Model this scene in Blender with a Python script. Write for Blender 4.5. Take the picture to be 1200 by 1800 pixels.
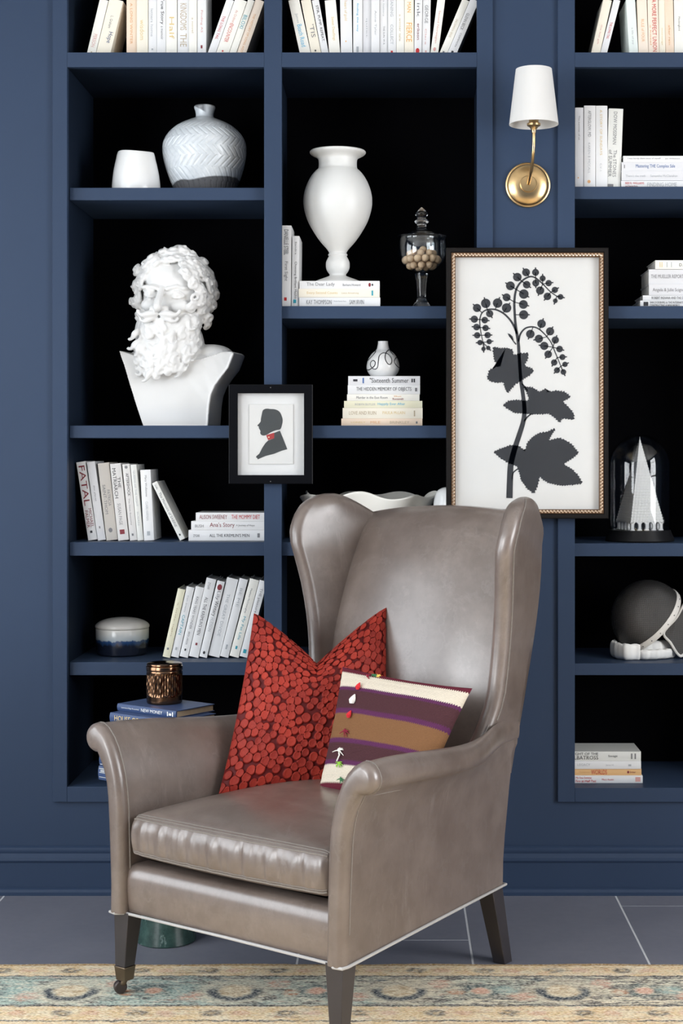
import bpy, bmesh, math, random
from mathutils import Vector, Matrix
random.seed(7)
PI = math.pi
for o in list(bpy.data.objects): bpy.data.objects.remove(o)
SC = bpy.context.scene
COL = SC.collection

# ------------------------------------------------------------------ camera, world, light, exposure
FPX, DIST, CX, CY, EYE = 2760.0, 4.6, 695.0, 799.0, 1.288
cam = bpy.data.cameras.new('camera'); cam_o = bpy.data.objects.new('camera', cam); COL.objects.link(cam_o)
cam_o.location = (0, -DIST, EYE); cam_o.rotation_euler = (PI/2, 0, 0)
cam.sensor_fit = 'VERTICAL'; cam.sensor_height = 36; cam.lens = FPX/1800*36
cam.shift_x = (600-CX)/1800; cam.shift_y = -(900-CY)/1800
cam.clip_start = .05
SC.camera = cam_o
SC.view_settings.view_transform = 'Standard'; SC.view_settings.look = 'None'
SC.view_settings.gamma = 1; SC.view_settings.use_curve_mapping = False
SC.view_settings.exposure = 0.05
world = bpy.data.worlds.new('world'); SC.world = world; world.use_nodes = True
world.node_tree.nodes['Background'].inputs[0].default_value = (.75, .87, 1, 1)
world.node_tree.nodes['Background'].inputs[1].default_value = 1.0

def area(name, loc, rot, sx, sy, power, col):
    l = bpy.data.lights.new(name, 'AREA'); l.shape = 'RECTANGLE'; l.size = sx; l.size_y = sy
    l.energy = power; l.color = col
    o = bpy.data.objects.new(name, l); COL.objects.link(o); o.location = loc; o.rotation_euler = rot
    return o
# daylight at the windows: two in the left wall, one in the right wall
area('window_daylight', (-3.14, -1.55, 1.65), (0, -PI/2, 0), 2.3, 1.7, 62, (.90, .95, 1))
area('window_daylight.001', (-3.14, -4.6, 1.65), (0, -PI/2, 0), 2.3, 3.4, 250, (.94, .97, 1))
area('window_daylight.002', (3.34, -2.9, 1.65), (0, PI/2, 0), 2.3, 2.2, 175, (.97, .98, 1))

# ------------------------------------------------------------------ helpers
def S(y): return FPX/(DIST+y)
def W(px, py, y): s = S(y); return Vector(((px-CX)/s, y, EYE-(py-CY)/s))
def Xp(px, y): return (px-CX)/S(y)
def Zp(py, y): return EYE-(py-CY)/S(y)
def lerp(a, b, t): return a+(b-a)*t
def sstep(a, b, x):
    t = min(1, max(0, (x-a)/(b-a))); return t*t*(3-2*t)
def interp(x, tab):
    if x <= tab[0][0]: return tab[0][1]
    for (x0, y0), (x1, y1) in zip(tab, tab[1:]):
        if x <= x1: return y0+(y1-y0)*(x-x0)/(x1-x0)
    return tab[-1][1]
def spline(pts, n, closed=False):
    P = [Vector(p) for p in pts]; out = []; m = len(P)
    rng = range(m if closed else m-1)
    for i in rng:
        if closed: p0, p1, p2, p3 = P[(i-1) % m], P[i], P[(i+1) % m], P[(i+2) % m]
        else: p0, p1, p2, p3 = P[max(i-1, 0)], P[i], P[i+1], P[min(i+2, m-1)]
        for k in range(n):
            t = k/n
            out.append(.5*((2*p1)+(p2-p0)*t+(2*p0-5*p1+4*p2-p3)*t*t+(3*p1-p0-3*p2+p3)*t**3))
    if not closed: out.append(P[-1])
    return out

class MB:
    def __init__(s): s.v = []; s.f = []; s.uv = None
    def add(s, vs, fs):
        b = len(s.v); s.v += [tuple(p) for p in vs]; s.f += [tuple(i+b for i in f) for f in fs]; return s
    def box(s, x0, x1, y0, y1, z0, z1):
        return s.add([(x0,y0,z0),(x1,y0,z0),(x1,y1,z0),(x0,y1,z0),(x0,y0,z1),(x1,y0,z1),(x1,y1,z1),(x0,y1,z1)],
                     [(0,3,2,1),(4,5,6,7),(0,1,5,4),(1,2,6,5),(2,3,7,6),(3,0,4,7)])
    def loft(s, rings, closed=True, cap0=True, cap1=True, loop=False):
        n = len(rings[0]); vs = [p for r in rings for p in r]; fs = []
        m = len(rings)
        for i in range(m if loop else m-1):
            j2 = (i+1) % m
            for j in range(n if closed else n-1):
                k = (j+1) % n
                fs.append((i*n+j, i*n+k, j2*n+k, j2*n+j))
        if not loop and closed:
            if cap0: fs.append(tuple(range(n-1, -1, -1)))
            if cap1: fs.append(tuple((m-1)*n+j for j in range(n)))
        return s.add(vs, fs)
    def lathe(s, prof, seg=48, c=(0,0,0), fn=None, loop=False, sy=1):
        rings = []
        for r, z in prof:
            ring = []
            for k in range(seg):
                t = 2*PI*k/seg; rr, zz = (fn(t, z, r) if fn else (r, z))
                ring.append((c[0]+rr*math.cos(t), c[1]+sy*rr*math.sin(t), c[2]+zz))
            rings.append(ring)
        return s.loft(rings, True, not loop, not loop, loop)
    def tube(s, pts, r, seg=8, closed=False, flat=1):
        P = [Vector(p) for p in pts]; m = len(P); rings = []
        up = None
        for i in range(m):
            if closed: d = P[(i+1) % m]-P[i-1]
            else: d = P[min(i+1, m-1)]-P[max(i-1, 0)]
            if d.length < 1e-9: d = Vector((0,0,1))
            d.normalize()
            if up is None:
                up = Vector((0,0,1)) if abs(d.z) < .9 else Vector((0,1,0))
            n = up-d*up.dot(d)
            if n.length < 1e-5: n = Vector((1,0,0))-d*d.x
            n.normalize(); up = n; b = d.cross(n)
            rr = r(i/(m-1)) if callable(r) else r
            rings.append([P[i]+n*(rr*math.cos(2*PI*k/seg)*flat)+b*(rr*math.sin(2*PI*k/seg)) for k in range(seg)])
        return s.loft(rings, True, not closed, not closed, closed)
    def ball(s, c, r, u=16, v=10):
        if not hasattr(r, '__len__'): r = (r, r, r)
        vs = [(c[0], c[1], c[2]-r[2])]
        for i in range(1, v):
            a = -PI/2+PI*i/v
            for k in range(u):
                t = 2*PI*k/u
                vs.append((c[0]+r[0]*math.cos(a)*math.cos(t), c[1]+r[1]*math.cos(a)*math.sin(t), c[2]+r[2]*math.sin(a)))
        vs.append((c[0], c[1], c[2]+r[2])); fs = []
        for k in range(u): fs.append((0, 1+(k+1) % u, 1+k))
        for i in range(v-2):
            for k in range(u):
                a, b = 1+i*u+k, 1+i*u+(k+1) % u
                fs.append((a, b, b+u, a+u))
        t = len(vs)-1; b0 = 1+(v-2)*u
        for k in range(u): fs.append((b0+k, b0+(k+1) % u, t))
        return s.add(vs, fs)
    def prism(s, poly, y0, y1):
        """poly in (x,z), extruded along y"""
        n = len(poly)
        vs = [(p[0], y0, p[1]) for p in poly]+[(p[0], y1, p[1]) for p in poly]
        fs = [tuple(range(n)), tuple(range(2*n-1, n-1, -1))]
        for i in range(n): fs.append((i, i+n, (i+1) % n+n, (i+1) % n))
        return s.add(vs, fs)
    def mesh(s, name):
        me = bpy.data.meshes.new(name); me.from_pydata(s.v, [], s.f); me.update()
        bm = bmesh.new(); bm.from_mesh(me)
        bmesh.ops.recalc_face_normals(bm, faces=bm.faces)
        big = [f for f in bm.faces if len(f.verts) > 8]
        if big: bmesh.ops.triangulate(bm, faces=big)
        bm.to_mesh(me); bm.free()
        return me
    def build(s, name, mat, parent=None, smooth=False, bevel=0, seg=2, angle=40):
        me = s.mesh(name)
        return put(name, me, mat, parent, smooth, bevel, seg, angle)

def put(name, me, mat, parent=None, smooth=False, bevel=0, seg=2, angle=40):
    if mat: me.materials.append(mat)
    if smooth:
        for p in me.polygons: p.use_smooth = True
        me.set_sharp_from_angle(angle=math.radians(angle))
    o = bpy.data.objects.new(name, me); COL.objects.link(o)
    if parent: o.parent = parent
    if bevel:
        b = o.modifiers.new('bevel', 'BEVEL'); b.width = bevel; b.segments = seg; b.limit_method = 'ANGLE'
        b.angle_limit = math.radians(35)
        if not smooth:
            for p in me.polygons: p.use_smooth = True
            me.set_sharp_from_angle(angle=math.radians(40))
    return o
def tag(o, label=None, cat=None, group=None, kind=None):
    if label: o['label'] = label
    if cat: o['category'] = cat
    if group: o['group'] = group
    if kind: o['kind'] = kind
    return o
def thing(name, label, cat, loc=(0,0,0), rotz=0, group=None):
    o = bpy.data.objects.new(name, None); COL.objects.link(o); o.empty_display_size = .05
    o.location = loc; o.rotation_euler = (0, 0, rotz)
    return tag(o, label, cat, group)

# ---- materials
class E:
    """tiny shader-math expression"""
    nt = None
    def __init__(s, x): s.x = x
    @staticmethod
    def op(o, *a):
        n = E.nt.nodes.new('ShaderNodeMath'); n.operation = o
        for i, q in enumerate(a):
            q = q.x if isinstance(q, E) else q
            if isinstance(q, (int, float)): n.inputs[i].default_value = q
            else: E.nt.links.new(q, n.inputs[i])
        return E(n.outputs[0])
    def __add__(s, o): return E.op('ADD', s, o)
    __radd__ = __add__
    def __sub__(s, o): return E.op('SUBTRACT', s, o)
    def __rsub__(s, o): return E.op('SUBTRACT', o, s)
    def __mul__(s, o): return E.op('MULTIPLY', s, o)
    __rmul__ = __mul__
    def __truediv__(s, o): return E.op('DIVIDE', s, o)
    def abs(s): return E.op('ABSOLUTE', s)
    def sin(s): return E.op('SINE', s)
    def wrap(s, a, b): return E.op('WRAP', s, b, a)
    def sqrt(s): return E.op('SQRT', s)
    def clamp(s):
        r = E.op('ADD', s, 0.0); r.x.node.use_clamp = True; return r
    def lt(s, o, soft=.003): return ((o-s)/soft+.5).clamp()
    def gt(s, o, soft=.003): return ((s-o)/soft+.5).clamp()
def between(v, a, b, soft=.003): return v.gt(a, soft)*v.lt(b, soft)
def nmat(name):
    m = bpy.data.materials.new(name); m.use_nodes = True
    E.nt = m.node_tree
    return m, m.node_tree, m.node_tree.nodes['Principled BSDF']
def coords(nt, kind='Object'):
    t = nt.nodes.new('ShaderNodeTexCoord'); return t.outputs[kind]
def noise(nt, vec, scale, detail=3, rough=.5, stretch=None):
    if stretch:
        mp = nt.nodes.new('ShaderNodeMapping'); mp.inputs['Scale'].default_value = stretch
        nt.links.new(vec, mp.inputs[0]); vec = mp.outputs[0]
    n = nt.nodes.new('ShaderNodeTexNoise'); n.inputs['Scale'].default_value = scale
    n.inputs['Detail'].default_value = detail; n.inputs['Roughness'].default_value = rough
    nt.links.new(vec, n.inputs['Vector']); return E(n.outputs[0])
def mixc(nt, fac, a, b):
    n = nt.nodes.new('ShaderNodeMix'); n.data_type = 'RGBA'
    f = fac.x if isinstance(fac, E) else fac
    if isinstance(f, (int, float)): n.inputs[0].default_value = f
    else: nt.links.new(f, n.inputs[0])
    for i, q in ((6, a), (7, b)):
        if isinstance(q, tuple): n.inputs[i].default_value = (*q[:3], 1)
        else: nt.links.new(q, n.inputs[i])
    return n.outputs[2]
def bump(nt, bs, h, strength=.2, dist=.002):
    b = nt.nodes.new('ShaderNodeBump'); b.inputs['Strength'].default_value = strength; b.inputs['Distance'].default_value = dist
    nt.links.new(h.x if isinstance(h, E) else h, b.inputs['Height']); nt.links.new(b.outputs[0], bs.inputs['Normal'])
MATS = {}
def pbr(name, col, rough=.5, metal=0, var=.06, vscale=12, bmp=0, bscale=200, spec=.5, **kw):
    if name in MATS: return MATS[name]
    m, nt, bs = nmat(name)
    bs.inputs['Roughness'].default_value = rough; bs.inputs['Metallic'].default_value = metal
    bs.inputs['Specular IOR Level'].default_value = spec
    c = coords(nt); n = noise(nt, c, vscale)
    lo = tuple(x*(1-var) for x in col); hi = tuple(min(1, x*(1+var)) for x in col)
    nt.links.new(mixc(nt, n, lo, hi), bs.inputs['Base Color'])
    if bmp: bump(nt, bs, noise(nt, c, bscale, 2), bmp)
    for k, v in kw.items(): bs.inputs[k].default_value = v
    MATS[name] = m; return m
def glass_mat(name, tint=(1,1,1), ior=1.5, gain=1.0):
    m = bpy.data.materials.new(name); m.use_nodes = True; nt = m.node_tree; E.nt = nt
    nt.nodes.remove(nt.nodes['Principled BSDF'])
    tr = nt.nodes.new('ShaderNodeBsdfTransparent'); tr.inputs[0].default_value = (*tint, 1)
    gl = nt.nodes.new('ShaderNodeBsdfGlossy'); gl.inputs['Roughness'].default_value = .02
    lw = nt.nodes.new('ShaderNodeLayerWeight'); lw.inputs[0].default_value = .5
    r0 = ((ior-1)/(ior+1))**2; mx = nt.nodes.new('ShaderNodeMixShader')
    f = ((E.op('POWER', E(lw.outputs['Facing']), 4.0)*(.75)+r0)*gain).clamp()
    nt.links.new(f.x, mx.inputs[0]); nt.links.new(tr.outputs[0], mx.inputs[1]); nt.links.new(gl.outputs[0], mx.inputs[2])
    nt.links.new(mx.outputs[0], nt.nodes['Material Output'].inputs[0]); return m

NAVY = pbr('navy_satin_paint', (.031, .051, .095), .45, var=.05, vscale=3, bmp=.02, bscale=120, spec=.18)
CARC = pbr('shaded_navy_carcass', (.010, .017, .032), .6, var=.1, vscale=4, spec=.1)  # the same navy for inner panels, darkened with the interior's shade
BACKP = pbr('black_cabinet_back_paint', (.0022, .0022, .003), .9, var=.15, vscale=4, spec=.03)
WHITEWALL = pbr('white_wall_paint', (.78, .77, .75), .7)
DARK = pbr('near_black_lacquer', (.010, .010, .011), .35, spec=.2)

# ------------------------------------------------------------------ the room
def struct(name, mb, mat, **k): return tag(mb.build(name, mat, **k), kind='structure')
RX0, RX1, RY0, TOPZ = -3.0, 3.2, -6.5, 3.0
WY = .012                                   # wall face, the bookcase frames stand proud of it
BL0, BL1 = Xp(92, 0), Xp(866, 0); BR0, BR1 = Xp(980, 0), Xp(980, 0)+1.29
BZ0, BZ1 = Zp(1410, 0), 2.86
m = MB()
m.box(RX0, BL0, WY, .5, 0, TOPZ); m.box(BL1, BR0, WY, .5, 0, TOPZ); m.box(BR1, RX1, WY, .5, 0, TOPZ)
for a, b in ((BL0, BL1), (BR0, BR1)):
    m.box(a, b, WY, .5, 0, BZ0); m.box(a, b, WY, .5, BZ1, TOPZ)
struct('wall_back', m, NAVY)
m = MB(); m.box(RX0, RX1, RY0-.1, .5, TOPZ, TOPZ+.1); struct('ceiling', m, WHITEWALL)
def window_wall(name, axis, pos, lo, hi, openings, wn):
    """a wall across one axis with rectangular openings (a0,a1,z0,z1)"""
    m = MB(); t = .12
    def bx(a0, a1, z0, z1):
        if axis == 'x': m.box(pos-t, pos, a0, a1, z0, z1)
        else: m.box(a0, a1, pos-t, pos, z0, z1)
    cur = lo
    for a0, a1, z0, z1 in openings:
        bx(cur, a0, 0, TOPZ); bx(a0, a1, 0, z0); bx(a0, a1, z1, TOPZ); cur = a1
    bx(cur, hi, 0, TOPZ)
    struct(name, m, NAVY)
    for a0, a1, z0, z1 in openings:
        f = MB()
        def fb(p0, p1, q0, q1):
            if axis == 'x': f.box(pos-.05, pos+.01, p0, p1, q0, q1)
            else: f.box(p0, p1, pos-.05, pos+.01, q0, q1)
        b = .05
        fb(a0, a0+b, z0, z1); fb(a1-b, a1, z0, z1); fb(a0+b, a1-b, z0, z0+b); fb(a0+b, a1-b, z1-b, z1)
        nb = max(2, round((a1-a0)/.75))
        for i in range(1, nb): fb(a0+(a1-a0)*i/nb-.015, a0+(a1-a0)*i/nb+.015, z0+b, z1-b)
        for i in (1, 2): fb(a0+b, a1-b, z0+(z1-z0)*i/3-.012, z0+(z1-z0)*i/3+.012)
        struct('window_%d' % wn, f, pbr('white_window_paint', (.8, .8, .78), .4)); wn += 1
window_wall('wall_left', 'x', RX0, RY0, .5, [(-6.3, -2.9, .5, 2.8), (-2.4, -.7, .5, 2.8)], 1)
window_wall('wall_front', 'y', RY0, RX0, RX1, [], 3)
window_wall('wall_right', 'x', RX1+.12, RY0, .5, [(-4.0, -1.8, .5, 2.8)], 3)

# baseboard
prof = [(WY, 0), (WY-.030, 0), (WY-.030, .010), (WY-.026, .017), (WY-.020, .0205), (WY-.016, .021), (WY-.016, .0925),
        (WY-.0185, .0955), (WY-.020, .100), (WY-.0185, .108), (WY-.013, .1155), (WY-.011, .119), (WY-.0125, .1235), (WY-.0135, .129), (WY-.012, .135), (WY-.007, .1385), (WY, .140)]
m = MB(); m.loft([[(x, y, z) for y, z in prof] for x in (RX0, RX1)])
struct('baseboard_back', m, NAVY, smooth=True, angle=25)

# floor: grout bed and slate tiles
GROUT = pbr('pale_grout', (.60, .61, .63), .85, var=.1, vscale=60)
m, nt, bs = nmat('dark_slate_tile'); c = coords(nt, 'Generated'); oc = nt.nodes.new('ShaderNodeNewGeometry').outputs['Position']
n1 = noise(nt, oc, 5, 6, .6); n2 = noise(nt, oc, 40, 4, .6)
f = (n1*.7+n2*.3)
nt.links.new(mixc(nt, f, (.128, .133, .170), (.215, .218, .255)), bs.inputs['Base Color'])
bs.inputs['Roughness'].default_value = .5; bump(nt, bs, n2, .12, .001); TILE = m
m = MB(); m.box(RX0, RX1, RY0, .5, -.06, -.0005); floor = struct('floor', m, GROUT)
tile_w, tile_l, gap = .446, .943, .0058
tm = MB(); tm.box(gap/2, tile_w-gap/2, gap/2, tile_l-gap/2, -.01, 0); tme = tm.mesh('tile'); tme.materials.append(TILE)
for k in range(-9, 6):
    x = .642+k*tile_w
    o0 = (-.1195, -.434, -.749)[k % 3]
    # columns: k=0 joint -.1195, k=-1 joint -.749, k=-2 joint -.434
    j = -8
    while o0+j*tile_l < .0:
        y0 = o0+j*tile_l
        if y0+tile_l > RY0 and x < RX1 and x+tile_w > RX0:
            t = bpy.data.objects.new('tile', tme); COL.objects.link(t); t.parent = floor
            t.location = (x, y0, 0)
            ysc = 1.0
            if y0+tile_l > WY: ysc = (WY-y0)/tile_l
            y1 = y0
            if y0 < RY0: t.location.y = RY0; ysc = (y0+tile_l-RY0)/tile_l
            xs = 1.0
            if x < RX0: t.location.x = RX0; xs = (x+tile_w-RX0)/tile_w
            if x+tile_w > RX1: xs = (RX1-x)/tile_w
            t.scale = (xs, ysc, 1)
        j += 1

# ------------------------------------------------------------------ bookcases
SHY = .028                                   # shelves sit back from the frame
BACKY = .40
def zsh(row): return Zp(row, SHY)
def bookcase(label, px0, px1, cols, fixed, shelves, partition):
    """cols: list of opening px ranges; shelves: per column list of (top,bottom) rows"""
    root = thing('bookcase', label, 'bookcase', (0, 0, 0))
    X = lambda p: Xp(p, 0)
    x0, x1 = px0, px1
    zb1 = Zp(fixed[1][0], 0)                # top of the bottom rail
    def bx(name, a, b, y0, y1, z0, z1, mat=NAVY, bev=.0012):
        q = MB().box(a, b, y0, y1, z0, z1); return q.build(name, mat, root, bevel=bev)
    xs = [x0]+[v for c in cols for v in c]+[x1]
    for i in range(0, len(xs), 2): bx('stile', xs[i], xs[i+1], 0, .022, BZ0, BZ1)
    for c0, c1 in cols:
        bx('rail', c0, c1, 0, .022, BZ0, zb1); bx('rail', c0, c1, 0, .022, Zp(118, 0), Zp(92, 0)); bx('rail', c0, c1, 0, .022, BZ1-.06, BZ1)
    inx = []
    for i, (c0, c1) in enumerate(cols):
        a = c0 if i == 0 and partition[0] == 0 else c0-.012
        b = c1+.012; inx.append((a, b))
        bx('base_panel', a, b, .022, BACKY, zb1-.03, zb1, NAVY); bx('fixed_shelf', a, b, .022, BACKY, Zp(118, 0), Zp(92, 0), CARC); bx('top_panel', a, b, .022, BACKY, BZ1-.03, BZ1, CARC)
        for t, bt in shelves[i]:
            bx('shelf', a+.001, b-.001, SHY, BACKY, zsh(bt), zsh(t))
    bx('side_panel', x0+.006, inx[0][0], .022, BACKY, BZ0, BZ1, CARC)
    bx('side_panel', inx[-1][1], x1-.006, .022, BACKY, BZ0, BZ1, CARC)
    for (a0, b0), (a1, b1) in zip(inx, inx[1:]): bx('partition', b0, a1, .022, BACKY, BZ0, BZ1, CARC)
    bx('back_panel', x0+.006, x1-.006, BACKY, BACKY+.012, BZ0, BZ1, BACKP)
    return root
LC = [(Xp(118, 0), Xp(464, 0)), (Xp(495, 0), Xp(838, 0))]
RC = [(Xp(1010, 0), Xp(1010, 0)+.577), (Xp(1010, 0)+.63, BR1-.047)]
bookcase('wide navy built-in bookcase with two columns of shelves, left of the wall sconce', BL0, BL1, LC, [(92, 118), (1383, 1410)],
         [[(330, 352), (748, 770), (953, 977), (1164, 1187)], [(538, 560), (748, 770), (953, 977), (1164, 1187)]], (0,))
bookcase('navy built-in bookcase at the right, cut off by the picture edge, holding the fencing mask', BR0, BR1, RC, [(92, 118), (1385, 1412)],
         [[(328, 350), (538, 560), (955, 978), (1166, 1187)], [(328, 350), (538, 560), (955, 978), (1166, 1187)]], (1,))
ZTOP = Zp(92, 0)

# ------------------------------------------------------------------ lettering and books
TXT = {}
def text_unit(s):
    if s in TXT: return TXT[s]
    cu = bpy.data.curves.new('t', 'FONT'); cu.body = s; cu.resolution_u = 2; cu.fill_mode = 'FRONT'
    o = bpy.data.objects.new('t', cu); me = bpy.data.meshes.new_from_object(o)
    vs = [v.co.copy() for v in me.vertices]; fs = [tuple(p.vertices) for p in me.polygons]
    bpy.data.objects.remove(o); bpy.data.curves.remove(cu); bpy.data.meshes.remove(me)
    if not vs: TXT[s] = ([], []); return TXT[s]
    x0 = min(v.x for v in vs); x1 = max(v.x for v in vs); y0 = min(v.y for v in vs); y1 = max(v.y for v in vs)
    TXT[s] = ([((v.x-x0)/(x1-x0), (v.y-y0)/(y1-y0)) for v in vs], fs); return TXT[s]
CC = {'W': (.78, .78, .78), 'w': (.70, .70, .715), 'C': (.86, .80, .67), 'I': (.85, .83, .76), 'P': (.84, .67, .52), 'p': (.86, .74, .62), 'M': (.76, .82, .78),
      'G': (.50, .46, .43), 'g': (.70, .68, .66), 'T': (.58, .54, .49), 'B': (.040, .072, .170), 'O': (.78, .48, .22), 'L': (.74, .74, .70), 'Y': (.80, .77, .58)}
TC = {'k': (.03, .03, .035), 'r': (.55, .03, .03), 'd': (.22, .02, .03), 'b': (.06, .14, .36), 't': (.03, .33, .42), 'o': (.80, .42, .10), 's': (.20, .20, .21),
      'q': (.50, .41, .28), 'c': (.08, .45, .68), 'v': (.66, .36, .33), 'n': (.03, .06, .18), 'h': (.42, .44, .46), 'a': (.72, .40, .18), 'e': (.9, .9, .88), 'y': (.72, .55, .26)}
PAGES = pbr('book_page_edges', (.50, .38, .24), .85, var=.12, vscale=80)
DPAGES = pbr('white_page_edges', (.75, .73, .68), .85, var=.1, vscale=80)
def cmat(k): return pbr('book_cover_'+k, CC[k], .38, var=.03, vscale=9)
def tmat(k): return pbr('book_print_'+k, TC[k], .45, var=.02)
BKN = [0]
def make_book(t, h, d, ck, texts, label, group, loc, rot, pages=None, bulge=.0012, hard=True):
    root = thing('book', label, 'book', loc, 0, group); root.rotation_euler = rot
    n = 6; th = .0018 if t > .012 else .0012
    out = [(-t/2, d)]+[(-t/2+t*i/n, -bulge*(1-(2*i/n-1)**2)) for i in range(n+1)]+[(t/2, d)]
    inn = [(-t/2+th, d)]+[(-t/2+th+(t-2*th)*i/n, th+.001) for i in range(n+1)]+[(t/2-th, d)]
    k = len(out); vs = []; fs = []
    for z in (0, h):
        vs += [(x, y, z) for x, y in out]+[(x, y, z) for x, y in inn]
    N = 2*k
    for i in range(k-1):
        fs += [(i, i+1, N+i+1, N+i), (k+i+1, k+i, N+k+i, N+k+i+1), (i, k+i, k+i+1, i+1), (N+i, N+i+1, N+k+i+1, N+k+i)]
    fs += [(0, N, N+k, k), (k-1, 2*k-1, N+2*k-1, N+k-1)]
    MB().add(vs, fs).build('cover', cmat(ck), root, smooth=True, angle=30)
    e = .003 if hard else .0004
    MB().box(-t/2+th+.0003, t/2-th-.0003, th+.0012, d-e, e, h-e).build('page_block', pages or DPAGES, root)
    by = {}
    for (s, a0, a1, c0, c1, tk) in texts: by.setdefault(tk, []).append((s, a0, a1, c0, c1))
    for tk, lst in by.items():
        mb = MB()
        for s, a0, a1, c0, c1 in lst:
            put_ = lambda q_, uvs, ff: q_.add([(-t/2+t*(c0+(c1-c0)*q), -bulge-.0005, h*(1-(a0+(a1-a0)*p))) for p, q in uvs], ff)
            if s.startswith('#'):      # small block or round mark
                pts = [(.5+.5*math.cos(2*PI*i/14), .5+.5*math.sin(2*PI*i/14)) for i in range(14)] if s == '#o' else [(0, 0), (1, 0), (1, 1), (0, 1)]
                put_(MB(), pts, [tuple(range(len(pts)))]).build('spine_mark', tmat(tk), root)
            else: put_(mb, *text_unit(s))
        if mb.v: 
            o = mb.build('spine_lettering', tmat(tk), root)
    return root
def standing(rows, bottom, y, group, zshelf, d=.145, gapf=.965, order=None):
    """rows: (x0b, x1b, x0t, toprow, colour, texts, label)"""
    for (x0, x1, xt, top, ck, texts, label) in rows:
        s = S(y); xa, xb = Xp(x0, y), Xp(x1, y)
        dz = (bottom-top)/s
        th = math.atan2((xt-x0)/s, dz); t = (xb-xa)*math.cos(th)*gapf
        h = (Zp(top, y)-zshelf)/math.cos(th)-.5*t*abs(math.tan(th)) if top > -200 else .235
        R = Matrix.Rotation(th, 3, 'Y')
        piv = Vector((t/2 if th >= 0 else -t/2, 0, 0)); pw = Vector(((xb if th >= 0 else xa), y+random.uniform(-.004, .004), zshelf+.0004))
        make_book(t, h, d, ck, texts, label, group, pw-R @ piv, (0, th, 0))
def stack(rows, y, group, zshelf, d=.15, h0=None):
    """rows bottom to top: (x0, x1, rowtop, rowbot, colour, texts, label); x in px at depth y"""
    z = zshelf+.0004
    for (x0, x1, r0, r1, ck, texts, label) in rows:
        t = (r1-r0)/S(y); xa, xb = Xp(x0, y), Xp(x1, y)
        make_book(t*.985, xb-xa, d, ck, texts, label, group, (xb, y+random.uniform(-.003, .003), z+t/2), (0, -PI/2, 0))
        z += t
    return z

# --- top shelf, first column
G = 'pale books on the top shelf'
Y0 = .05
standing([
 (151, 167, 173, 0, 'I', [('PERSON', .62, .85, .3, .7, 'v'), ('#o', .93, .96, .4, .6, 'q')], 'ivory book with faint pink lettering, leftmost book of the top shelf'),
 (167, 193, 189.5, 0, 'C', [('Hope', .58, .78, .45, .85, 'n'), ('L. Graham', .30, .52, .4, .6, 's')], 'thick cream leaning book with bold dark script title, second from left on the top shelf'),
 (221.7, 240, 221.7, -45, 'P', [('A LONG WINTER', .35, .85, .35, .6, 'p' if False else 'a')], 'upright peach book on the top shelf, right of the gap after two leaning books'),
 (240, 260, 240, -42, 'C', [('wisdom', .55, .8, .3, .7, 'y')], 'cream book with faint yellow lettering between the peach book and a white one, top shelf'),
 (260, 275, 260, -40, 'W', [('letters home', .4, .75, .3, .6, 'h'), ('#', .9, .92, .4, .6, 'h')], 'plain white book left of the one with handwritten black title, top shelf'),
 (275, 291.7, 275, -48, 'W', [('True Story', .30, .62, .35, .8, 'k'), ('a memoir', .64, .80, .45, .7, 's'), ('#', .975, .995, .3, .6, 'd')], 'white book with handwritten black title, above the crackled herringbone vase'),
 (291.7, 311, 291.7, -38, 'I', [('Half', .50, .78, .3, .75, 'p' if False else 'y')], 'ivory book with a few pale tan letters, left of the large pale capitals'),
 (311, 332, 311, -44, 'W', [('KINGDOMS', .35, .68, .25, .8, 'q'), ('THE', .72, .88, .25, .8, 'q')], 'white book with large pale serif capitals in the first column, top shelf'),
 (332, 346, 332, -36, 'I', [('a novel', .5, .7, .35, .6, 'q')], 'narrow ivory book right of the one with large pale capitals, top shelf'),
 (346, 362, 346, -40, 'W', [('Finding AS', .42, .70, .35, .65, 'v'), ('#', .86, .90, .4, .6, 'd')], 'white upright book with a tiny dark red mark, beside four tilted books'),
 (362.7, 377, 395, 0, 'W', [('THE LONG TAIL', .30, .72, .3, .65, 'r')], 'tilted white book with small red capitals, first of four leaning on the column divider'),
 (377, 400, 409.5, 0, 'I', [('An Ordinary', .20, .45, .3, .6, 'v'), ('ENCOUNTER', .45, .78, .3, .62, 'r'), ('#o', .93, .96, .4, .55, 'r')], 'thick ivory book with red lettering, second of four leaning on the column divider'),
 (400, 412.7, 432.5, 0, 'I', [('BILOXI', .28, .52, .2, .75, 't')], 'ivory book with teal capitals leaning on the column divider'),
 (412.7, 430, 445, 0, 'p', [('THE HISTORY OF LONG AGO', .25, .95, .35, .6, 'a')], 'peach-edged book leaning against the column divider, rightmost of the first top shelf'),
], 92, Y0, G, ZTOP)
G = 'pale books on the top shelf, second column'
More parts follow.
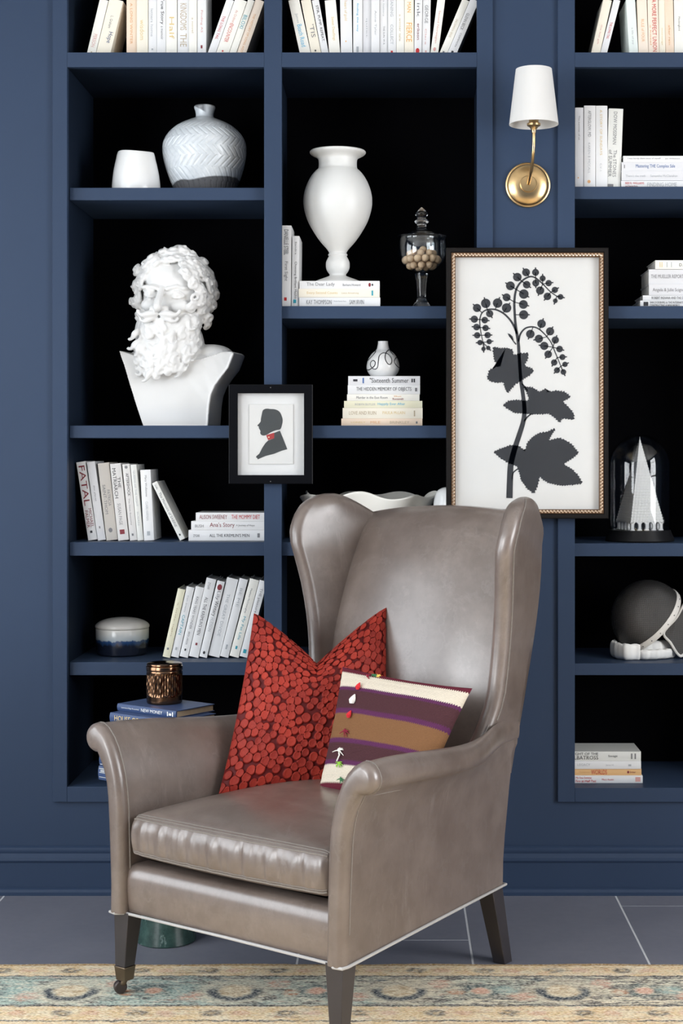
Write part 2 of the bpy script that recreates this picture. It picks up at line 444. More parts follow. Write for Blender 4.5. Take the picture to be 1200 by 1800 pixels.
standing([
 (528, 548, 508, 0, 'I', [('Beach Road', .45, .85, .3, .72, 'c'), ('James', .25, .42, .3, .6, 'h')], 'ivory book with light blue title leaning left, leftmost above the tall white urn'),
 (548, 566, 530, 0, 'C', [("'TIS", .45, .68, .35, .8, 's'), ('#', .90, .93, .4, .55, 'k')], 'cream book with short grey title, second in the second column of the top shelf'),
 (566, 579, 549, 0, 'W', [('STIR, PUMP, REPEAT.', .10, .75, .35, .75, 'k')], 'white book with slanted black capitals, third in the second column of the top shelf'),
 (579, 599, 571, 0, 'I', [('Sweet Deadlings', .30, .72, .4, .7, 'y')], 'ivory book with faint yellow lettering, just right of the black-lettered white book'),
 (599, 620, 597, -40, 'W', [('heart of gold', .30, .55, .3, .6, 'y'), ('#o', .80, .82, .4, .5, 'o')], 'white book with pale orange lettering in the second column, fifth from left'),
 (620, 636.7, 620, -44, 'W', [('finding the way', .35, .70, .35, .6, 'c'), ('#', .88, .95, .35, .6, 'h')], 'white book with thin blue-green lettering, sixth in the second column'),
 (636.7, 651.7, 636.7, -36, 'w', [('quiet', .5, .75, .35, .6, 'h')], 'plain cool white book, seventh in the second column'),
 (651.7, 666.7, 651.7, -46, 'W', [('Anne Tyler', .45, .75, .35, .65, 'h')], 'white book with thin grey script, eighth in the second column'),
 (666.7, 681, 666.7, -42, 'W', [('THE SUN, W A', .62, .85, .4, .65, 's'), ('a history', .3, .5, .35, .6, 'h')], 'white book with tiny grey capitals near its foot, ninth in the second column'),
 (681, 696, 681, -40, 'W', [('LEANING', .25, .5, .3, .65, 'h'), ('COLLECT', .6, .85, .3, .65, 'h'), ('#', .93, .96, .35, .6, 'r')], 'white book with a red mark at its foot, tenth in the second column'),
 (696, 710, 696, -34, 'I', [('a winter tale', .45, .8, .35, .6, 'q')], 'narrow ivory book left of the one with bold orange capitals'),
 (710, 727, 710, -40, 'C', [('FIERCE', .58, .82, .2, .8, 'o'), ('MAN', .32, .45, .3, .7, 'o')], 'cream book with bold orange capitals'),
 (727, 740.7, 729, -44, 'W', [('ink', .35, .52, .3, .7, 's'), ('erikson', .60, .80, .35, .7, 'd'), ('#o', .90, .97, .2, .7, 'r')], 'white book with a red ring at its foot'),
 (740.7, 755, 743, -40, 'W', [('GEORGE', .35, .58, .3, .7, 's'), ('Clare', .65, .85, .35, .55, 'v'), ('#o', .92, .95, .4, .6, 'v')], 'white book with grey capitals, right of the one with the red ring'),
 (755, 769, 767, 0, 'I', [('Second Norwegian', .2, .78, .3, .65, 'v'), ('#o', .85, .92, .3, .65, 'v')], 'ivory book with faded red lettering, leaning slightly right'),
 (769, 783, 808, 0, 'I', [('UNCOMMON SENSE', .35, .68, .3, .6, 'q'), ('#', .93, .96, .35, .6, 's')], 'tilted ivory book with tan capitals in the second column'),
 (783, 800, 822, 0, 'W', [('GLENN BECK', .25, .55, .25, .6, 's'), ('COMMON', .6, .85, .45, .65, 's'), ('#', .93, .97, .35, .6, 'k')], 'tilted white book with grey capitals, last in the second column of the top shelf'),
], 92, Y0, G, ZTOP)
G = 'pale books on the top shelf of the right bookcase'
standing([
 (1036.7, 1052.7, 1057.5, 0, 'C', [('the last gift', .45, .8, .35, .6, 'v')], 'tilted cream book with faint red lettering, leftmost in the right bookcase'),
 (1052.7, 1065, 1076, 0, 'W', [('THE LONG TAIL', .40, .70, .35, .7, 'r')], 'tilted white book with red capitals in the right bookcase'),
 (1105.6, 1122, 1100, 0, 'M', [('a life of joy', .5, .8, .35, .6, 'h')], 'pale mint book in the right bookcase'),
 (1122, 1139.6, 1119, 0, 'p', [('RULE of FOUR', .35, .75, .35, .65, 'a')], 'pale peach book beside the mint one in the right bookcase'),
 (1139.6, 1158.5, 1137.5, 0, 'p', [('A MORE PERFECT UNION', .0, .92, .4, .8, 'r'), ('a hotel', .45, .8, .15, .3, 'a')], 'blush book with large red capitals'),
 (1158.5, 1170, 1157, 0, 'C', [('mornings', .5, .8, .35, .6, 'y')], 'narrow cream book right of the red-lettered one'),
 (1170, 1185, 1168, 0, 'P', [('after rain', .45, .8, .35, .6, 'a')], 'peach book near the right edge of the picture, top shelf'),
 (1185, 1203, 1184, 0, 'I', [('Mockingbird', .3, .55, .35, .6, 's')], 'ivory book at the right edge of the picture, top shelf'),
], 92, Y0, G, ZTOP)

# --- right bookcase, second shelf
Y1 = .06; ZR2 = zsh(328)
standing([
 (1010, 1025, 1010, 189.4, 'w', [('The summer of us', .1, .4, .4, .6, 's'), ('#o', .86, .88, .3, .45, 'a')], 'white upright book tucked against the right bookcase frame'),
 (1025, 1046, 1025.5, 186, 'W', [('AFTERGLOW, MD', .06, .38, .3, .6, 's'), ('KAREN B MCCALL', .45, .82, .35, .55, 'h'), ('#o', .90, .94, .3, .58, 'a')], 'white upright book with a small orange dot, right of the sconce'),
 (1046, 1067, 1046, 186.4, 'W', [('A STORY OF SUNDAYS', .05, .6, .35, .55, 'p' if False else 'y'), ('C.V. I.', .7, .8, .35, .5, 'h')], 'white upright book with pale tan lettering between two others, right of the sconce'),
 (1064, 1090, 1069, 191, 'L', [('DOW MOSSMAN', .04, .45, .35, .6, 's'), ('The STONES', .52, .86, .42, .66, 's'), ('of SUMMER', .52, .86, .1, .34, 's'), ('#', .95, .985, .1, .5, 's')], 'thick pale grey-beige upright book with dark serif capitals, right of the sconce'),
], 327, Y1, 'upright books beside the sconce', ZR2)
stack([
 (1091.4, 1235, 314.5, 327.5, 'W', [('BERYL WILLIAMS', .05, .28, .5, .8, 'r'), ('and Stories from', .05, .20, .15, .4, 'd'), ('FINDING HOME', .32, .68, .2, .75, 'h')], 'white lying book with red lettering, bottom of the stack beside upright books'),
 (1091.8, 1232, 297.5, 314.5, 'w', [("There's the truth", .05, .30, .35, .6, 'h'), ('Samantha McClanahan', .36, .70, .35, .6, 'h')], 'pale grey lying book with faint lettering, second from bottom beside upright books'),
 (1092.2, 1230, 282, 297.5, 'w', [('Mastering THE Complex Sale', .18, .68, .25, .75, 'b'), ('#', .03, .04, .3, .7, 's')], 'light grey lying book with blue lettering'),
 (1095, 1226, 271, 282, 'W', [('I was barely there most of myself', .06, .50, .4, .7, 's'), ('Jan Wilkinson', .56, .76, .4, .65, 's')], 'thin white lying book, topmost of the stack beside upright books'),
], .055, 'lying books on the second right shelf', ZR2)
# --- right bookcase, third shelf
ZR3 = zsh(538)
stack([
 (1125, 1290, 525, 537, 'W', [('VAN DOESBURG & THE INTERNATIONAL', .10, .52, .55, .88, 'k'), ('CONSTRUCTING A NEW WORLD', .10, .42, .12, .45, 'k'), ('#', .035, .085, .2, .8, 'k')], 'white lying book with a black square on its spine, bottom of its stack'),
 (1129.5, 1285, 516, 525, 'W', [('ROBERT INDIANA AND THE STAR', .10, .50, .25, .75, 'k')], 'thin white lying book with dark capitals, second from bottom right of the botanical print'),
 (1140, 1270, 496.5, 516, 'w', [('Angela & Julie Scigno', .05, .48, .25, .65, 's')], 'white lying book in the middle of the stack right of the botanical print'),
 (1140, 1268, 470, 496.5, 'w', [('THE MUELLER REPORT', .03, .48, .4, .65, 's')], 'thickest white lying book, second from the top right of the botanical print'),
 (1151, 1262, 454.5, 470, 'I', [('D. L.', .38, .5, .3, .65, 'k'), ('#', .07, .08, .2, .8, 'y'), ('#', .10, .11, .2, .8, 'y'), ('#', .18, .19, .2, .8, 'h'), ('#', .25, .26, .2, .8, 'h')], 'ivory lying book on top of the stack right of the botanical print'),
], .07, 'lying books on the third right shelf', ZR3, d=.16)
# --- right bookcase, bottom shelf
ZR6 = Zp(1385, 0)
stack([
 (1001.5, 1129, 1363, 1376.5, 'W', [('My One Summer', .08, .30, .5, .85, 'r'), ('Fire at Half Past', .08, .36, .12, .45, 'r'), ('Mary Austin', .44, .60, .3, .6, 'r'), ('#', .90, .97, .2, .8, 'v')], 'white lying book with red lettering, lowest in the bottom right shelf'),
 (1001, 1127, 1351.5, 1363, 'O', [('August', .12, .30, .35, .65, 'a'), ('WORLDS', .30, .52, .15, .85, 'r'), ('#o', .80, .83, .3, .7, 'd'), ('Ember', .84, .92, .35, .65, 'd')], 'orange lying book in the bottom right shelf'),
 (1002, 1126, 1337.5, 1351.5, 'W', [('LEGACY', .1, .28, .4, .7, 'h'), ('Jane H.', .5, .62, .35, .6, 'h'), ('#', .82, .86, .35, .6, 'h')], 'plain white lying book above the orange one'),
 (1001, 1126, 1321, 1337.5, 'L', [('FLIGHT OF THE', .01, .40, .62, .9, 'k'), ('ALBATROSS', .01, .40, .15, .55, 'k'), ('Savage', .54, .67, .35, .65, 'k'), ('#', .86, .88, .2, .8, 's'), ('#', .91, .93, .2, .8, 's')], 'grey-white lying book with large black capitals, top of the bottom right stack'),
], .066, 'lying books on the bottom right shelf', ZR6, d=.137)

# --- second column: beside and under the tall urn
ZB = zsh(538); Y2 = .075
standing([
 (492.5, 511, 493.5, 397, 'W', [('DANIELLE STEEL', .05, .36, .3, .72, 'k'), ('First Sight', .44, .68, .3, .7, 's'), ('#', .88, .92, .35, .6, 'r')], 'tall white upright book with black capitals, left of the tall urn'),
 (511.8, 524.5, 513.2, 415, 'W', [('Choosing Brilliant Health', .36, .88, .3, .7, 'k'), ('Sandra', .08, .26, .4, .65, 's'), ('#', .89, .94, .25, .65, 't')], 'shorter white upright book with a green mark, next to the stack under the urn'),
], 537, Y2, 'upright books beside the tall urn', ZB)
ZURN = stack([
 (525.5, 668, 520, 537.5, 'W', [('KAY THOMPSON', .09, .40, .3, .75, 's'), ('SAM IRVIN', .62, .80, .3, .75, 's'), ('from funny face', .43, .58, .5, .7, 'h')], 'white lying book with grey capitals, bottom of three under the tall urn'),
 (525, 667, 505, 520, 'C', [('Every Second Counts', .10, .48, .3, .68, 'y'), ('Lance Armstrong', .53, .74, .35, .6, 'q'), ('#', .90, .92, .2, .8, 't')], 'cream lying book, middle of three under the tall urn'),
 (526, 667, 491, 505, 'W', [('The Dear Lady', .09, .44, .25, .8, 's'), ('Barbara Howard', .54, .76, .35, .65, 's'), ('#o', .86, .89, .25, .75, 'd'), ('#o', .90, .92, .35, .65, 'k')], 'white lying book with grey script, directly under the tall urn'),
], .07, 'lying books under the tall urn', ZB, d=.20)
# --- stack under the little scribbled vase
ZC = zsh(748)
ZSV = stack([
 (599.7, 742, 734.7, 747.5, 'P', [('LONELY', .12, .30, .35, .6, 'y'), ('MILE', .36, .48, .3, .65, 'a'), ('BRINKLEY', .60, .84, .3, .65, 'q'), ('#', .92, .94, .3, .6, 's')], 'peach lying book, bottom of six under the scribbled vase'),
 (602, 742.5, 716, 734.7, 'C', [('LOVE AND RUIN', .08, .42, .35, .7, 'q'), ('PAULA McLAIN', .50, .78, .4, .68, 'y'), ('#', .89, .905, .2, .75, 'q')], 'cream lying book with tan capitals, second from bottom under the scribbled vase'),
 (604.5, 742, 703.7, 716, 'Y', [('ROBYN BUTLER', .14, .40, .35, .65, 'h'), ('Happily Ever After', .43, .78, .28, .75, 'c')], 'pale yellow lying book with bright blue lettering'),
 (609.7, 737, 692, 703.7, 'I', [('Murder in the East Room', .13, .56, .3, .7, 's'), ('Elliott', .65, .75, .55, .8, 'a'), ('Roosevelt', .63, .78, .15, .45, 'd')], 'ivory lying book with grey lettering, third from top under the scribbled vase'),
 (611, 738, 676, 692, 'W', [('THE HIDDEN MEMORY OF OBJECTS', .12, .88, .25, .78, 'k'), ('#', .93, .96, .3, .7, 's')], 'white lying book with tall thin black capitals'),
 (611.7, 738, 660, 676, 'w', [('"Sixteenth Summer', .30, .84, .25, .8, 'k'), ('#', .07, .13, .4, .65, 'k'), ('#', .20, .22, .2, .8, 'b'), ('#', .88, .90, .3, .7, 'k'), ('#', .91, .93, .3, .7, 'k')], 'pale grey lying book with black script, directly under the scribbled vase'),
], .09, 'lying books under the scribbled vase', ZC, d=.15)

# --- first column, fourth shelf: fatal row
ZD = zsh(953); Y4 = .10
standing([
 (154.7, 171.7, 133.5, 812, 'W', [('FATAL', .05, .56, .2, .82, 'd'), ('MICHAEL', .60, .84, .52, .85, 'd'), ('PALMER', .62, .84, .12, .45, 'd'), ('#', .88, .91, .35, .6, 'k')], 'white book with big dark red capitals, leftmost on the fourth shelf'),
 (172, 186.5, 152.5, 812, 'w', [('thin places', .3, .5, .35, .6, 's'), ('#', .82, .85, .4, .55, 's')], 'plain light grey book, second from left on the fourth shelf'),
 (187, 207.5, 171.5, 814, 'T', [('PATRICIA', .35, .56, .55, .8, 's'), ('SAINT-THOM', .28, .66, .2, .45, 's'), ('#o', .84, .90, .3, .65, 's')], 'warm grey-beige book, third from left on the fourth shelf'),
 (208, 227.5, 193.5, 815, 'g', [('THE', .18, .32, .55, .82, 'k'), ('MATRIARCH', .06, .45, .15, .48, 'k'), ('SUSAN PAGE', .52, .80, .3, .6, 's'), ('#', .86, .92, .25, .7, 'd')], 'light warm grey book with black serif capitals and a dark red mark'),
 (228, 241.5, 214.5, 816, 'g', [('AFTERSHOCK', .12, .42, .35, .72, 'k'), ('The Next Economy', .45, .80, .3, .55, 's'), ('#o', .02, .06, .3, .7, 's'), ('#', .91, .94, .35, .6, 's')], 'narrow light grey book with bold black sans capitals, fifth from left on the fourth shelf'),
 (241.7, 252.3, 229, 817, 'L', [('QUEENS OF THE NIGHT', .08, .55, .3, .65, 'h'), ('SUSAN', .62, .8, .35, .6, 'h')], 'thin pale book with faint capitals, sixth from left on the fourth shelf'),
 (252.5, 271, 246, 826, 'W', [('Mary Wollstone', .08, .38, .35, .6, 's'), ('CLAIRE HARMAN', .45, .72, .35, .6, 'h'), ('#', .87, .93, .35, .65, 'h')], 'shorter thick white book, seventh from left on the fourth shelf'),
 (316, 327, 266, 848, 'L', [('Griffin', .04, .12, .3, .6, 's'), ('The Memoirs of SABINE', .18, .78, .3, .75, 's'), ('#', .90, .93, .35, .6, 'k')], 'ivory book leaning steeply left on the fourth shelf'),
], 950, Y4, 'upright books on the fourth shelf', ZD, d=.15)
stack([
 (331.4, 472, 932, 951, 'W', [('ZYGAR', .06, .14, .35, .6, 's'), ("ALL THE KREMLIN'S MEN", .26, .76, .35, .65, 'k'), ('#', .86, .89, .3, .7, 's')], 'white lying book with bold black capitals, bottom of three beside the leaning ivory book'),
 (336, 472, 916.5, 932, 'W', [('BUSH', .05, .16, .3, .62, 's'), ("Ana's Story", .24, .56, .2, .85, 'd'), ('A Journey of Hope', .58, .82, .35, .65, 's')], 'white lying book with dark red script, middle of three on the fourth shelf'),
 (344, 472, 901.6, 916.5, 'W', [('ALISON SWEENEY', .05, .43, .25, .75, 'd'), ('THE MOMMY DIET', .49, .88, .25, .75, 'r')], 'white lying book with red sans capitals, top of three on the fourth shelf'),
], .095, 'lying books on the fourth shelf', ZD, d=.15)
# --- first column, fifth shelf: nine leaning right
ZE = zsh(1164); Y5 = .125
standing([
 (285, 298.7, 312, 1035.5, 'Y', [('a little light', .2, .7, .35, .55, 'q'), ('#', .86, .89, .35, .6, 's')], 'pale yellow-cream book, first of the nine leaning right'),
 (299, 313.5, 327, 1032, 'W', [('CAPTAIN', .4, .68, .3, .65, 't'), ('train dreams', .12, .36, .35, .6, 'h'), ('#', .86, .9, .35, .6, 'h')], 'white book with blue-grey lettering, second of the nine leaning right'),
 (314.4, 330, 343, 1031.8, 'W', [('KING YEARS WONDER', .14, .60, .35, .65, 's'), ('ERICK LARSON', .64, .82, .35, .6, 's'), ('#', .88, .91, .4, .6, 'k')], 'white book with spaced dark capitals, third of the nine leaning right'),
 (330.5, 348.5, 362, 1017, 'W', [("ALL THE KREMLIN'S MEN", .24, .72, .3, .65, 'k'), ('ZYGAR', .05, .14, .3, .55, 's'), ('#', .82, .85, .4, .6, 'd')], 'tall white book with bold black capitals, fourth of the nine leaning right'),
 (349.2, 363.5, 381, 1021.6, 'W', [('Lily', .13, .25, .25, .75, 's'), ('Wintery', .26, .46, .2, .85, 'k'), ('HUDSON', .48, .66, .3, .7, 'h'), ('#o', .04, .12, .2, .8, 'd'), ('#o', .92, .96, .35, .65, 'k')], 'white book with a round dark red emblem at its top'),
 (363.8, 385, 397.4, 1017, 'W', [('THE GREAT DIVIDE', .2, .74, .35, .62, 'b' if False else 'h')], 'thick white book with pale blue-grey capitals, sixth of the nine leaning right'),
 (385.3, 401, 420, 1017.6, 'W', [('BE ME', .12, .36, .35, .65, 'h'), ('#', .84, .9, .4, .6, 'h')], 'white book with a few pale letters, seventh of the nine leaning right'),
 (401.6, 419, 438, 1018.5, 'I', [('Matthew McConaughey', .12, .44, .3, .55, 's'), ('My Fat Life', .48, .78, .3, .65, 't'), ('#', .86, .9, .4, .6, 't')], 'pale book with blue-green title, eighth of the nine leaning right'),
 (419.6, 434, 455, 1021, 'W', [('THE pleasure', .1, .42, .3, .7, 's'), ('#', .9, .95, .3, .7, 't')], 'white book beside the column divider, last of the nine leaning right'),
], 1155, Y5, 'books leaning right on the fifth shelf', ZE, d=.14)

# --- blue stack on the little marble table beside the chair
ZTAB = .4245
BLUEB = pbr('book_cover_B', CC['B'], .45, var=.08)
rz = -math.radians(36.1)
def lying_at(corner, L, d, t, z, rotz, texts, label, ck='B', pages=PAGES):
    """corner: world xy of the left front spine corner"""
    root = make_book(t, L, d, ck, texts, label, 'blue books stacked on the drinks table', (0, 0, 0), (0, 0, 0), pages=pages, bulge=.003)
    root.matrix_world = Matrix.Translation((corner[0], corner[1], z+t/2)) @ Matrix.Rotation(rotz, 4, 'Z') @ Matrix.Translation((L, 0, 0)) @ Matrix.Rotation(-PI/2, 4, 'Y')
    return root
z = ZTAB+.0004
lying_at((-.788, -.428), .245, .165, .0365, z, rz, [('#', .02, .6, .80, .88, 'h'), ('#', .02, .6, .52, .58, 'h'), ('#', .02, .6, .2, .25, 'h'), ('#', .04, .10, .60, .76, 'h')], 'blue book with pale ornamental bands, lowest of the blue stack'); z += .0367
lying_at((-.786, -.424), .240, .165, .0315, z, rz, [('#', .02, .6, .10, .18, 'h'), ('#', .02, .6, .7, .76, 'b')], 'blue book with a pale band, second from the bottom of the blue stack'); z += .0317
lying_at((-.748, -.400), .225, .150, .0395, z, rz, [], 'plain blue book half hidden behind the chair arm, third from the bottom'); z += .0397
lying_at((-.746, -.398), .225, .150, .0400, z, rz, [], 'plain blue book half hidden behind the chair arm, fourth from the bottom'); z += .0402
lying_at((-.762, -.403), .238, .155, .0255, z, rz, [('HOUSE OF STAIRS', .08, .72, .25, .8, 'y')], 'blue book with cream capitals, second from the top of the blue stack'); z += .0257
zt = .618
lying_at((-.7475, -.372), .217, .146, zt-z, z, rz, [('NEW MONEY', .42, .78, .3, .75, 'e'), ('Lawrence Page Rosenthal', .08, .38, .4, .62, 'e'), ('#', .86, .875, .2, .8, 'e'), ('#', .89, .93, .3, .6, 'e'), ('#', .945, .96, .2, .8, 'e')], 'blue cloth book with white capitals under the bronze candle jar'); z = zt
ZCANDLE = z

# ------------------------------------------------------------------ ceramics and ornaments
CERAM = pbr('white_glazed_ceramic', (.80, .80, .79), .18, var=.02)
MATTEW = pbr('matte_white_ceramic', (.75, .75, .73), .38, var=.02)
BISQUE = pbr('ivory_bisque', (.78, .76, .70), .45, var=.03)
def sprof(pts, n=6): return [(max(p[0], .0005), p[1]) for p in spline([(a, b, 0) for a, b in pts], n)]

# white cup on the second shelf
y = .13; s = S(y); x = Xp(239, y); z0 = zsh(330)+.0003; H = Zp(270, y)-z0
r = lambda px: px/s
pr = sprof([(.001, 0), (r(38), 0), (r(41.5), .004), (r(42), H*.2), (r(39), H*.55), (r(33.5), H*.9), (r(31.5), H)], 5)
pi = [(q-.004, w) for q, w in pr[::-1] if w > .008 and q > .01]
m = MB().lathe(pr+[(r(31.5)-.002, H+.0012)]+pi+[(.001, .008)], 56, fn=lambda t, w, q: (q*(1+.006*math.sin(3*t+w*40)), w+(.0025*math.sin(2*t+.6) if w > H*.85 else 0)+.0004*math.sin(w*900)))
o = m.build('ceramic_cup', CERAM, smooth=True, angle=60); o.location = (x, y, z0)
tag(o, 'small white tapered ceramic cup beside the round herringbone vase', 'cup')

# herringbone vase
y = .19; s = S(y); z0 = zsh(330)+.0003; H = Zp(187, y)-z0
rows = [(187, 18), (190, 18.5), (196, 16.5), (204, 15.5), (208, 18), (213, 30), (222, 48), (235, 63), (250, 71.5), (265, 73.3), (282, 71.5), (300, 67), (315, 62), (330, 56), (343, 50)]
pr = [(px/s, Zp(rw, y)-z0) for rw, px in rows][::-1]
pr = sprof([(.001, 0), (pr[0][0]-.003, 0), (pr[0][0], .003)]+pr[1:], 8)
def herr(t, w, q):
    zb = [.035, .075, .108, .138, .166, .192, .212]
    if w < .012 or w > .208 or q < .04: return (q, w)
    b = 0
    for i, e in enumerate(zb):
        if w > e: b = i+1
    lo = zb[b-1] if b else .0; hi = zb[b] if b < len(zb) else .22
    f = (w-lo)/(hi-lo); sl = (.35 if b == 0 else (1.3 if b % 2 else -1.3))
    ph = t*34/(2*PI)+sl*f + (0 if b % 2 == 0 else 0)
    fr = ph-math.floor(ph)
    g = max(0, 1-abs(fr-.5)/.16); edge = min(1, f/.08, (1-f)/.08)
    return (q-.0026*g*max(0, edge)+.0006*math.sin(t*3+w*30), w)
pr2 = []
for (a, b), (c, d) in zip(pr, pr[1:]):
    n = 3 if a > .04 else 1
    for k in range(n): pr2.append((lerp(a, c, k/n), lerp(b, d, k/n)))
pr2.append(pr[-1])
Rm = pr[-1][0]
m = MB().lathe(pr2+[(Rm-.003, pr[-1][1]+.001), (Rm-.006, pr[-1][1]-.004), (Rm-.009, pr[-1][1]-.02), (.001, pr[-1][1]-.03)], 340, fn=herr)
mm, nt, bs = nmat('crackle_white_glaze_over_grey'); c = coords(nt); sp = nt.nodes.new('ShaderNodeSeparateXYZ'); nt.links.new(c, sp.inputs[0])
px_, py_, pz_ = (E(sp.outputs[i]) for i in range(3))
wv = noise(nt, c, 9, 2); fine = noise(nt, c, 70, 4)
raw = (pz_-wv*.03-px_*.06).lt(.026, .004)
rim = ((pz_+px_*.55+wv*.01).gt(.262, .003))*(px_.lt(.004, .01))
col = mixc(nt, fine, (.50, .54, .57), (.72, .75, .77))
col = mixc(nt, (raw+rim*.8).clamp(), col, (.085, .085, .09))
nt.links.new(col, bs.inputs['Base Color']); nt.links.new((raw*.4+.2).x, bs.inputs['Roughness'])
o = m.build('herringbone_vase', mm, smooth=True, angle=70); o.location = (Xp(359.7, y), y, z0)
tag(o, 'round grey-white vase carved with herringbone grooves and a narrow neck', 'vase')

# tall white urn
y = .165; s = S(y); z0 = ZURN+.0003
K = (Zp(266, y)-z0)/(491-266+9)
rows = [(491, 44), (489, 43), (485, 36), (480, 22), (477, 15), (474, 15), (470, 18), (465, 20.3), (459, 21), (453, 20.3), (447, 17.5), (444, 15.8), (442.5, 16.8), (440.5, 16.8), (438.5, 15.2), (432, 19), (420, 30), (405, 41), (385, 52.5), (365, 59), (350, 60.5), (335, 58.5), (320, 53), (308, 46), (300, 39), (296, 34.5), (288, 33.5), (280, 34.5), (276, 39), (273, 45), (270.5, 48.5), (268, 49.3), (266.3, 48)]
top = Zp(266, y)-z0
pr = [(px/s, top*(491-rw)/(491-266.3)) for rw, px in rows]
pr = [(.001, 0)]+sprof(pr, 4)
pr += [(40/s, top-.004), (31/s, top-.014), (30/s, top-.04), (.001, top-.05)]
o = MB().lathe(pr, 72).build('urn_vase', MATTEW, smooth=True, angle=50); o.location = (Xp(593.5, y), y, z0)
tag(o, 'tall matte white urn with wide lip and ball stem standing on three books', 'vase')

# glass apothecary jar with wooden balls
y = .15; s = S(y); z0 = zsh(538)+.0003; xj = Xp(740.8, y)
GLASS = glass_mat('clear_glass', (.97, .985, .99), 1.55, 1.3)
def solid_glass(name):
    m = bpy.data.materials.new(name); m.use_nodes = True; nt = m.node_tree; nt.nodes.remove(nt.nodes['Principled BSDF'])
    g = nt.nodes.new('ShaderNodeBsdfGlass'); g.inputs['IOR'].default_value = 1.45; g.inputs['Roughness'].default_value = 0
    nt.links.new(g.outputs[0], nt.nodes['Material Output'].inputs[0]); return m
SGLASS = solid_glass('solid_clear_glass')
jar = thing('glass_jar', 'clear footed glass jar with pointed lid, partly filled with wooden balls', 'jar', (xj, y, z0))
zz = lambda rw: max(0, Zp(rw, y)-z0)
zb = 0
def jr(rows): return [(px/s, zz(rw)) for rw, px in rows]
foot = [(.001, 0), (17/s, 0), (17.5/s, .002)]+sprof(jr([(535, 14), (530, 10.5), (524, 8), (515, 8), (500, 9.5), (488, 11), (481, 11.5)]), 4)+[(.001, zz(480))]
MB().lathe(foot, 40).build('stem', SGLASS, jar, smooth=True, angle=50)
outer = jr([(479, 4), (478, 14), (474, 24), (466, 34), (455, 41), (443, 43.5), (430, 43), (421, 42), (418, 43.5)])
outer = sprof([(.001, zz(480))]+outer, 5)
inner = [(max(q-.0025, .0005), w+.0022) for q, w in outer[::-1]]
MB().lathe(outer+inner, 56, loop=False).build('bowl', GLASS, jar, smooth=True, angle=60)
lid = sprof(jr([(417, 43), (415.5, 43), (414, 38), (412, 28), (409, 20), (404, 14), (400, 9.5), (396, 8), (393, 9.5), (391, 12), (389, 12.5), (387, 11), (384, 7.5), (381, 9), (377, 10.8), (373, 9), (369, 5.5), (366, 2.5), (364.5, .6)]), 4)
MB().lathe([(.001, zz(416.6)), (.03, zz(416.8))]+lid, 48).build('lid', SGLASS, jar, smooth=True, angle=60)
ring = [(39.5/s, zz(421)), (41/s, zz(424)), (39/s, zz(428)), (38/s, zz(424))]
WOOD = pbr('pale_wood_ball', (.62, .44, .28), .55, var=.22, vscale=45)
rb = .0112
spots = []
zc0 = zz(478)+.003
for layer, (zr, rad, n, ph) in enumerate([(.0115, .013, 3, .2), (.0150, .037, 9, .5), (.0335, .0505, 13, .1), (.032, .026, 6, .9), (.0475, .012, 3, .4), (.0525, .036, 8, .7)]):
    for k in range(n):
        t = 2*PI*k/n+ph
        spots.append((rad*math.cos(t)*.98, rad*math.sin(t)*.98, zc0+zr+random.uniform(-.001, .001)))
ballmesh = MB().ball((0, 0, 0), rb, 16, 10).mesh('wooden_ball'); ballmesh.materials.append(WOOD)
for p_ in ballmesh.polygons: p_.use_smooth = True
spots = [p for p in spots]
spots += [(.004, -.018, zc0+.062), (-.02, .02, zc0+.060)]
for i, p in enumerate(spots):
    o = bpy.data.objects.new('wooden_ball', ballmesh); COL.objects.link(o)
    o.location = (xj+p[0], y+p[1], z0+p[2]); o.rotation_euler = (random.random()*6, random.random()*6, 0)
    tag(o, 'pale round wooden ball inside the footed glass jar', 'ball', 'wooden balls in the glass jar')

# little vase with black scribbles
y = .16; s = S(y); z0 = ZSV+.0003; xv = Xp(673, y)
rows = [(600, 9), (603, 9), (608, 9.8), (613, 11.3), (616, 14), (621, 20), (629, 25.5), (637, 28.2), (644, 29), (650, 27.5), (655, 24.5), (659, 21)]
zt_ = Zp(600, y)-z0
pr = sprof([(px/s, zt_*(660-rw)/60) for rw, px in rows][::-1], 5)
sv = thing('scribble_vase', 'small round white vase with looping black line drawing, on a stack of books', 'vase', (xv, y, z0))
MB().lathe([(.001, 0)]+pr+[(pr[-1][0]-.002, zt_-.002), (pr[-1][0]-.003, zt_-.02), (.001, zt_-.02)], 64).build('body', CERAM, sv, smooth=True, angle=50)
BLK = pbr('black_glaze_line', (.012, .012, .015), .3)
def on_vase(zx, zy):
    x_ = (580+zx/6-673)/s; z_ = zt_*(660-(590+zy/6))/60
    R_ = interp(z_, [(b, a) for a, b in pr]); x_ = max(-R_*.985, min(R_*.985, x_))
    return (x_, -math.sqrt(max(1e-6, R_*R_-x_*x_)), z_)
for path in ([(385, 345), (410, 352), (440, 338), (470, 315), (478, 280), (455, 260), (432, 275), (428, 310), (450, 340), (480, 348), (503, 325), (510, 270), (520, 215), (550, 188), (580, 185), (615, 200), (645, 240), (648, 280), (630, 302), (605, 290), (582, 245), (585, 195), (605, 160), (628, 150), (645, 180), (665, 200)],
             [(480, 150), (478, 175), (445, 215), (402, 255)], [(700, 225), (678, 255), (680, 285), (705, 315), (732, 332)]):
    MB().tube([on_vase(*p) for p in [(q[0], q[1]) for q in spline([(a, b, 0) for a, b in path], 5)]], .0015, 6).build('line_drawing', BLK, sv, smooth=True)

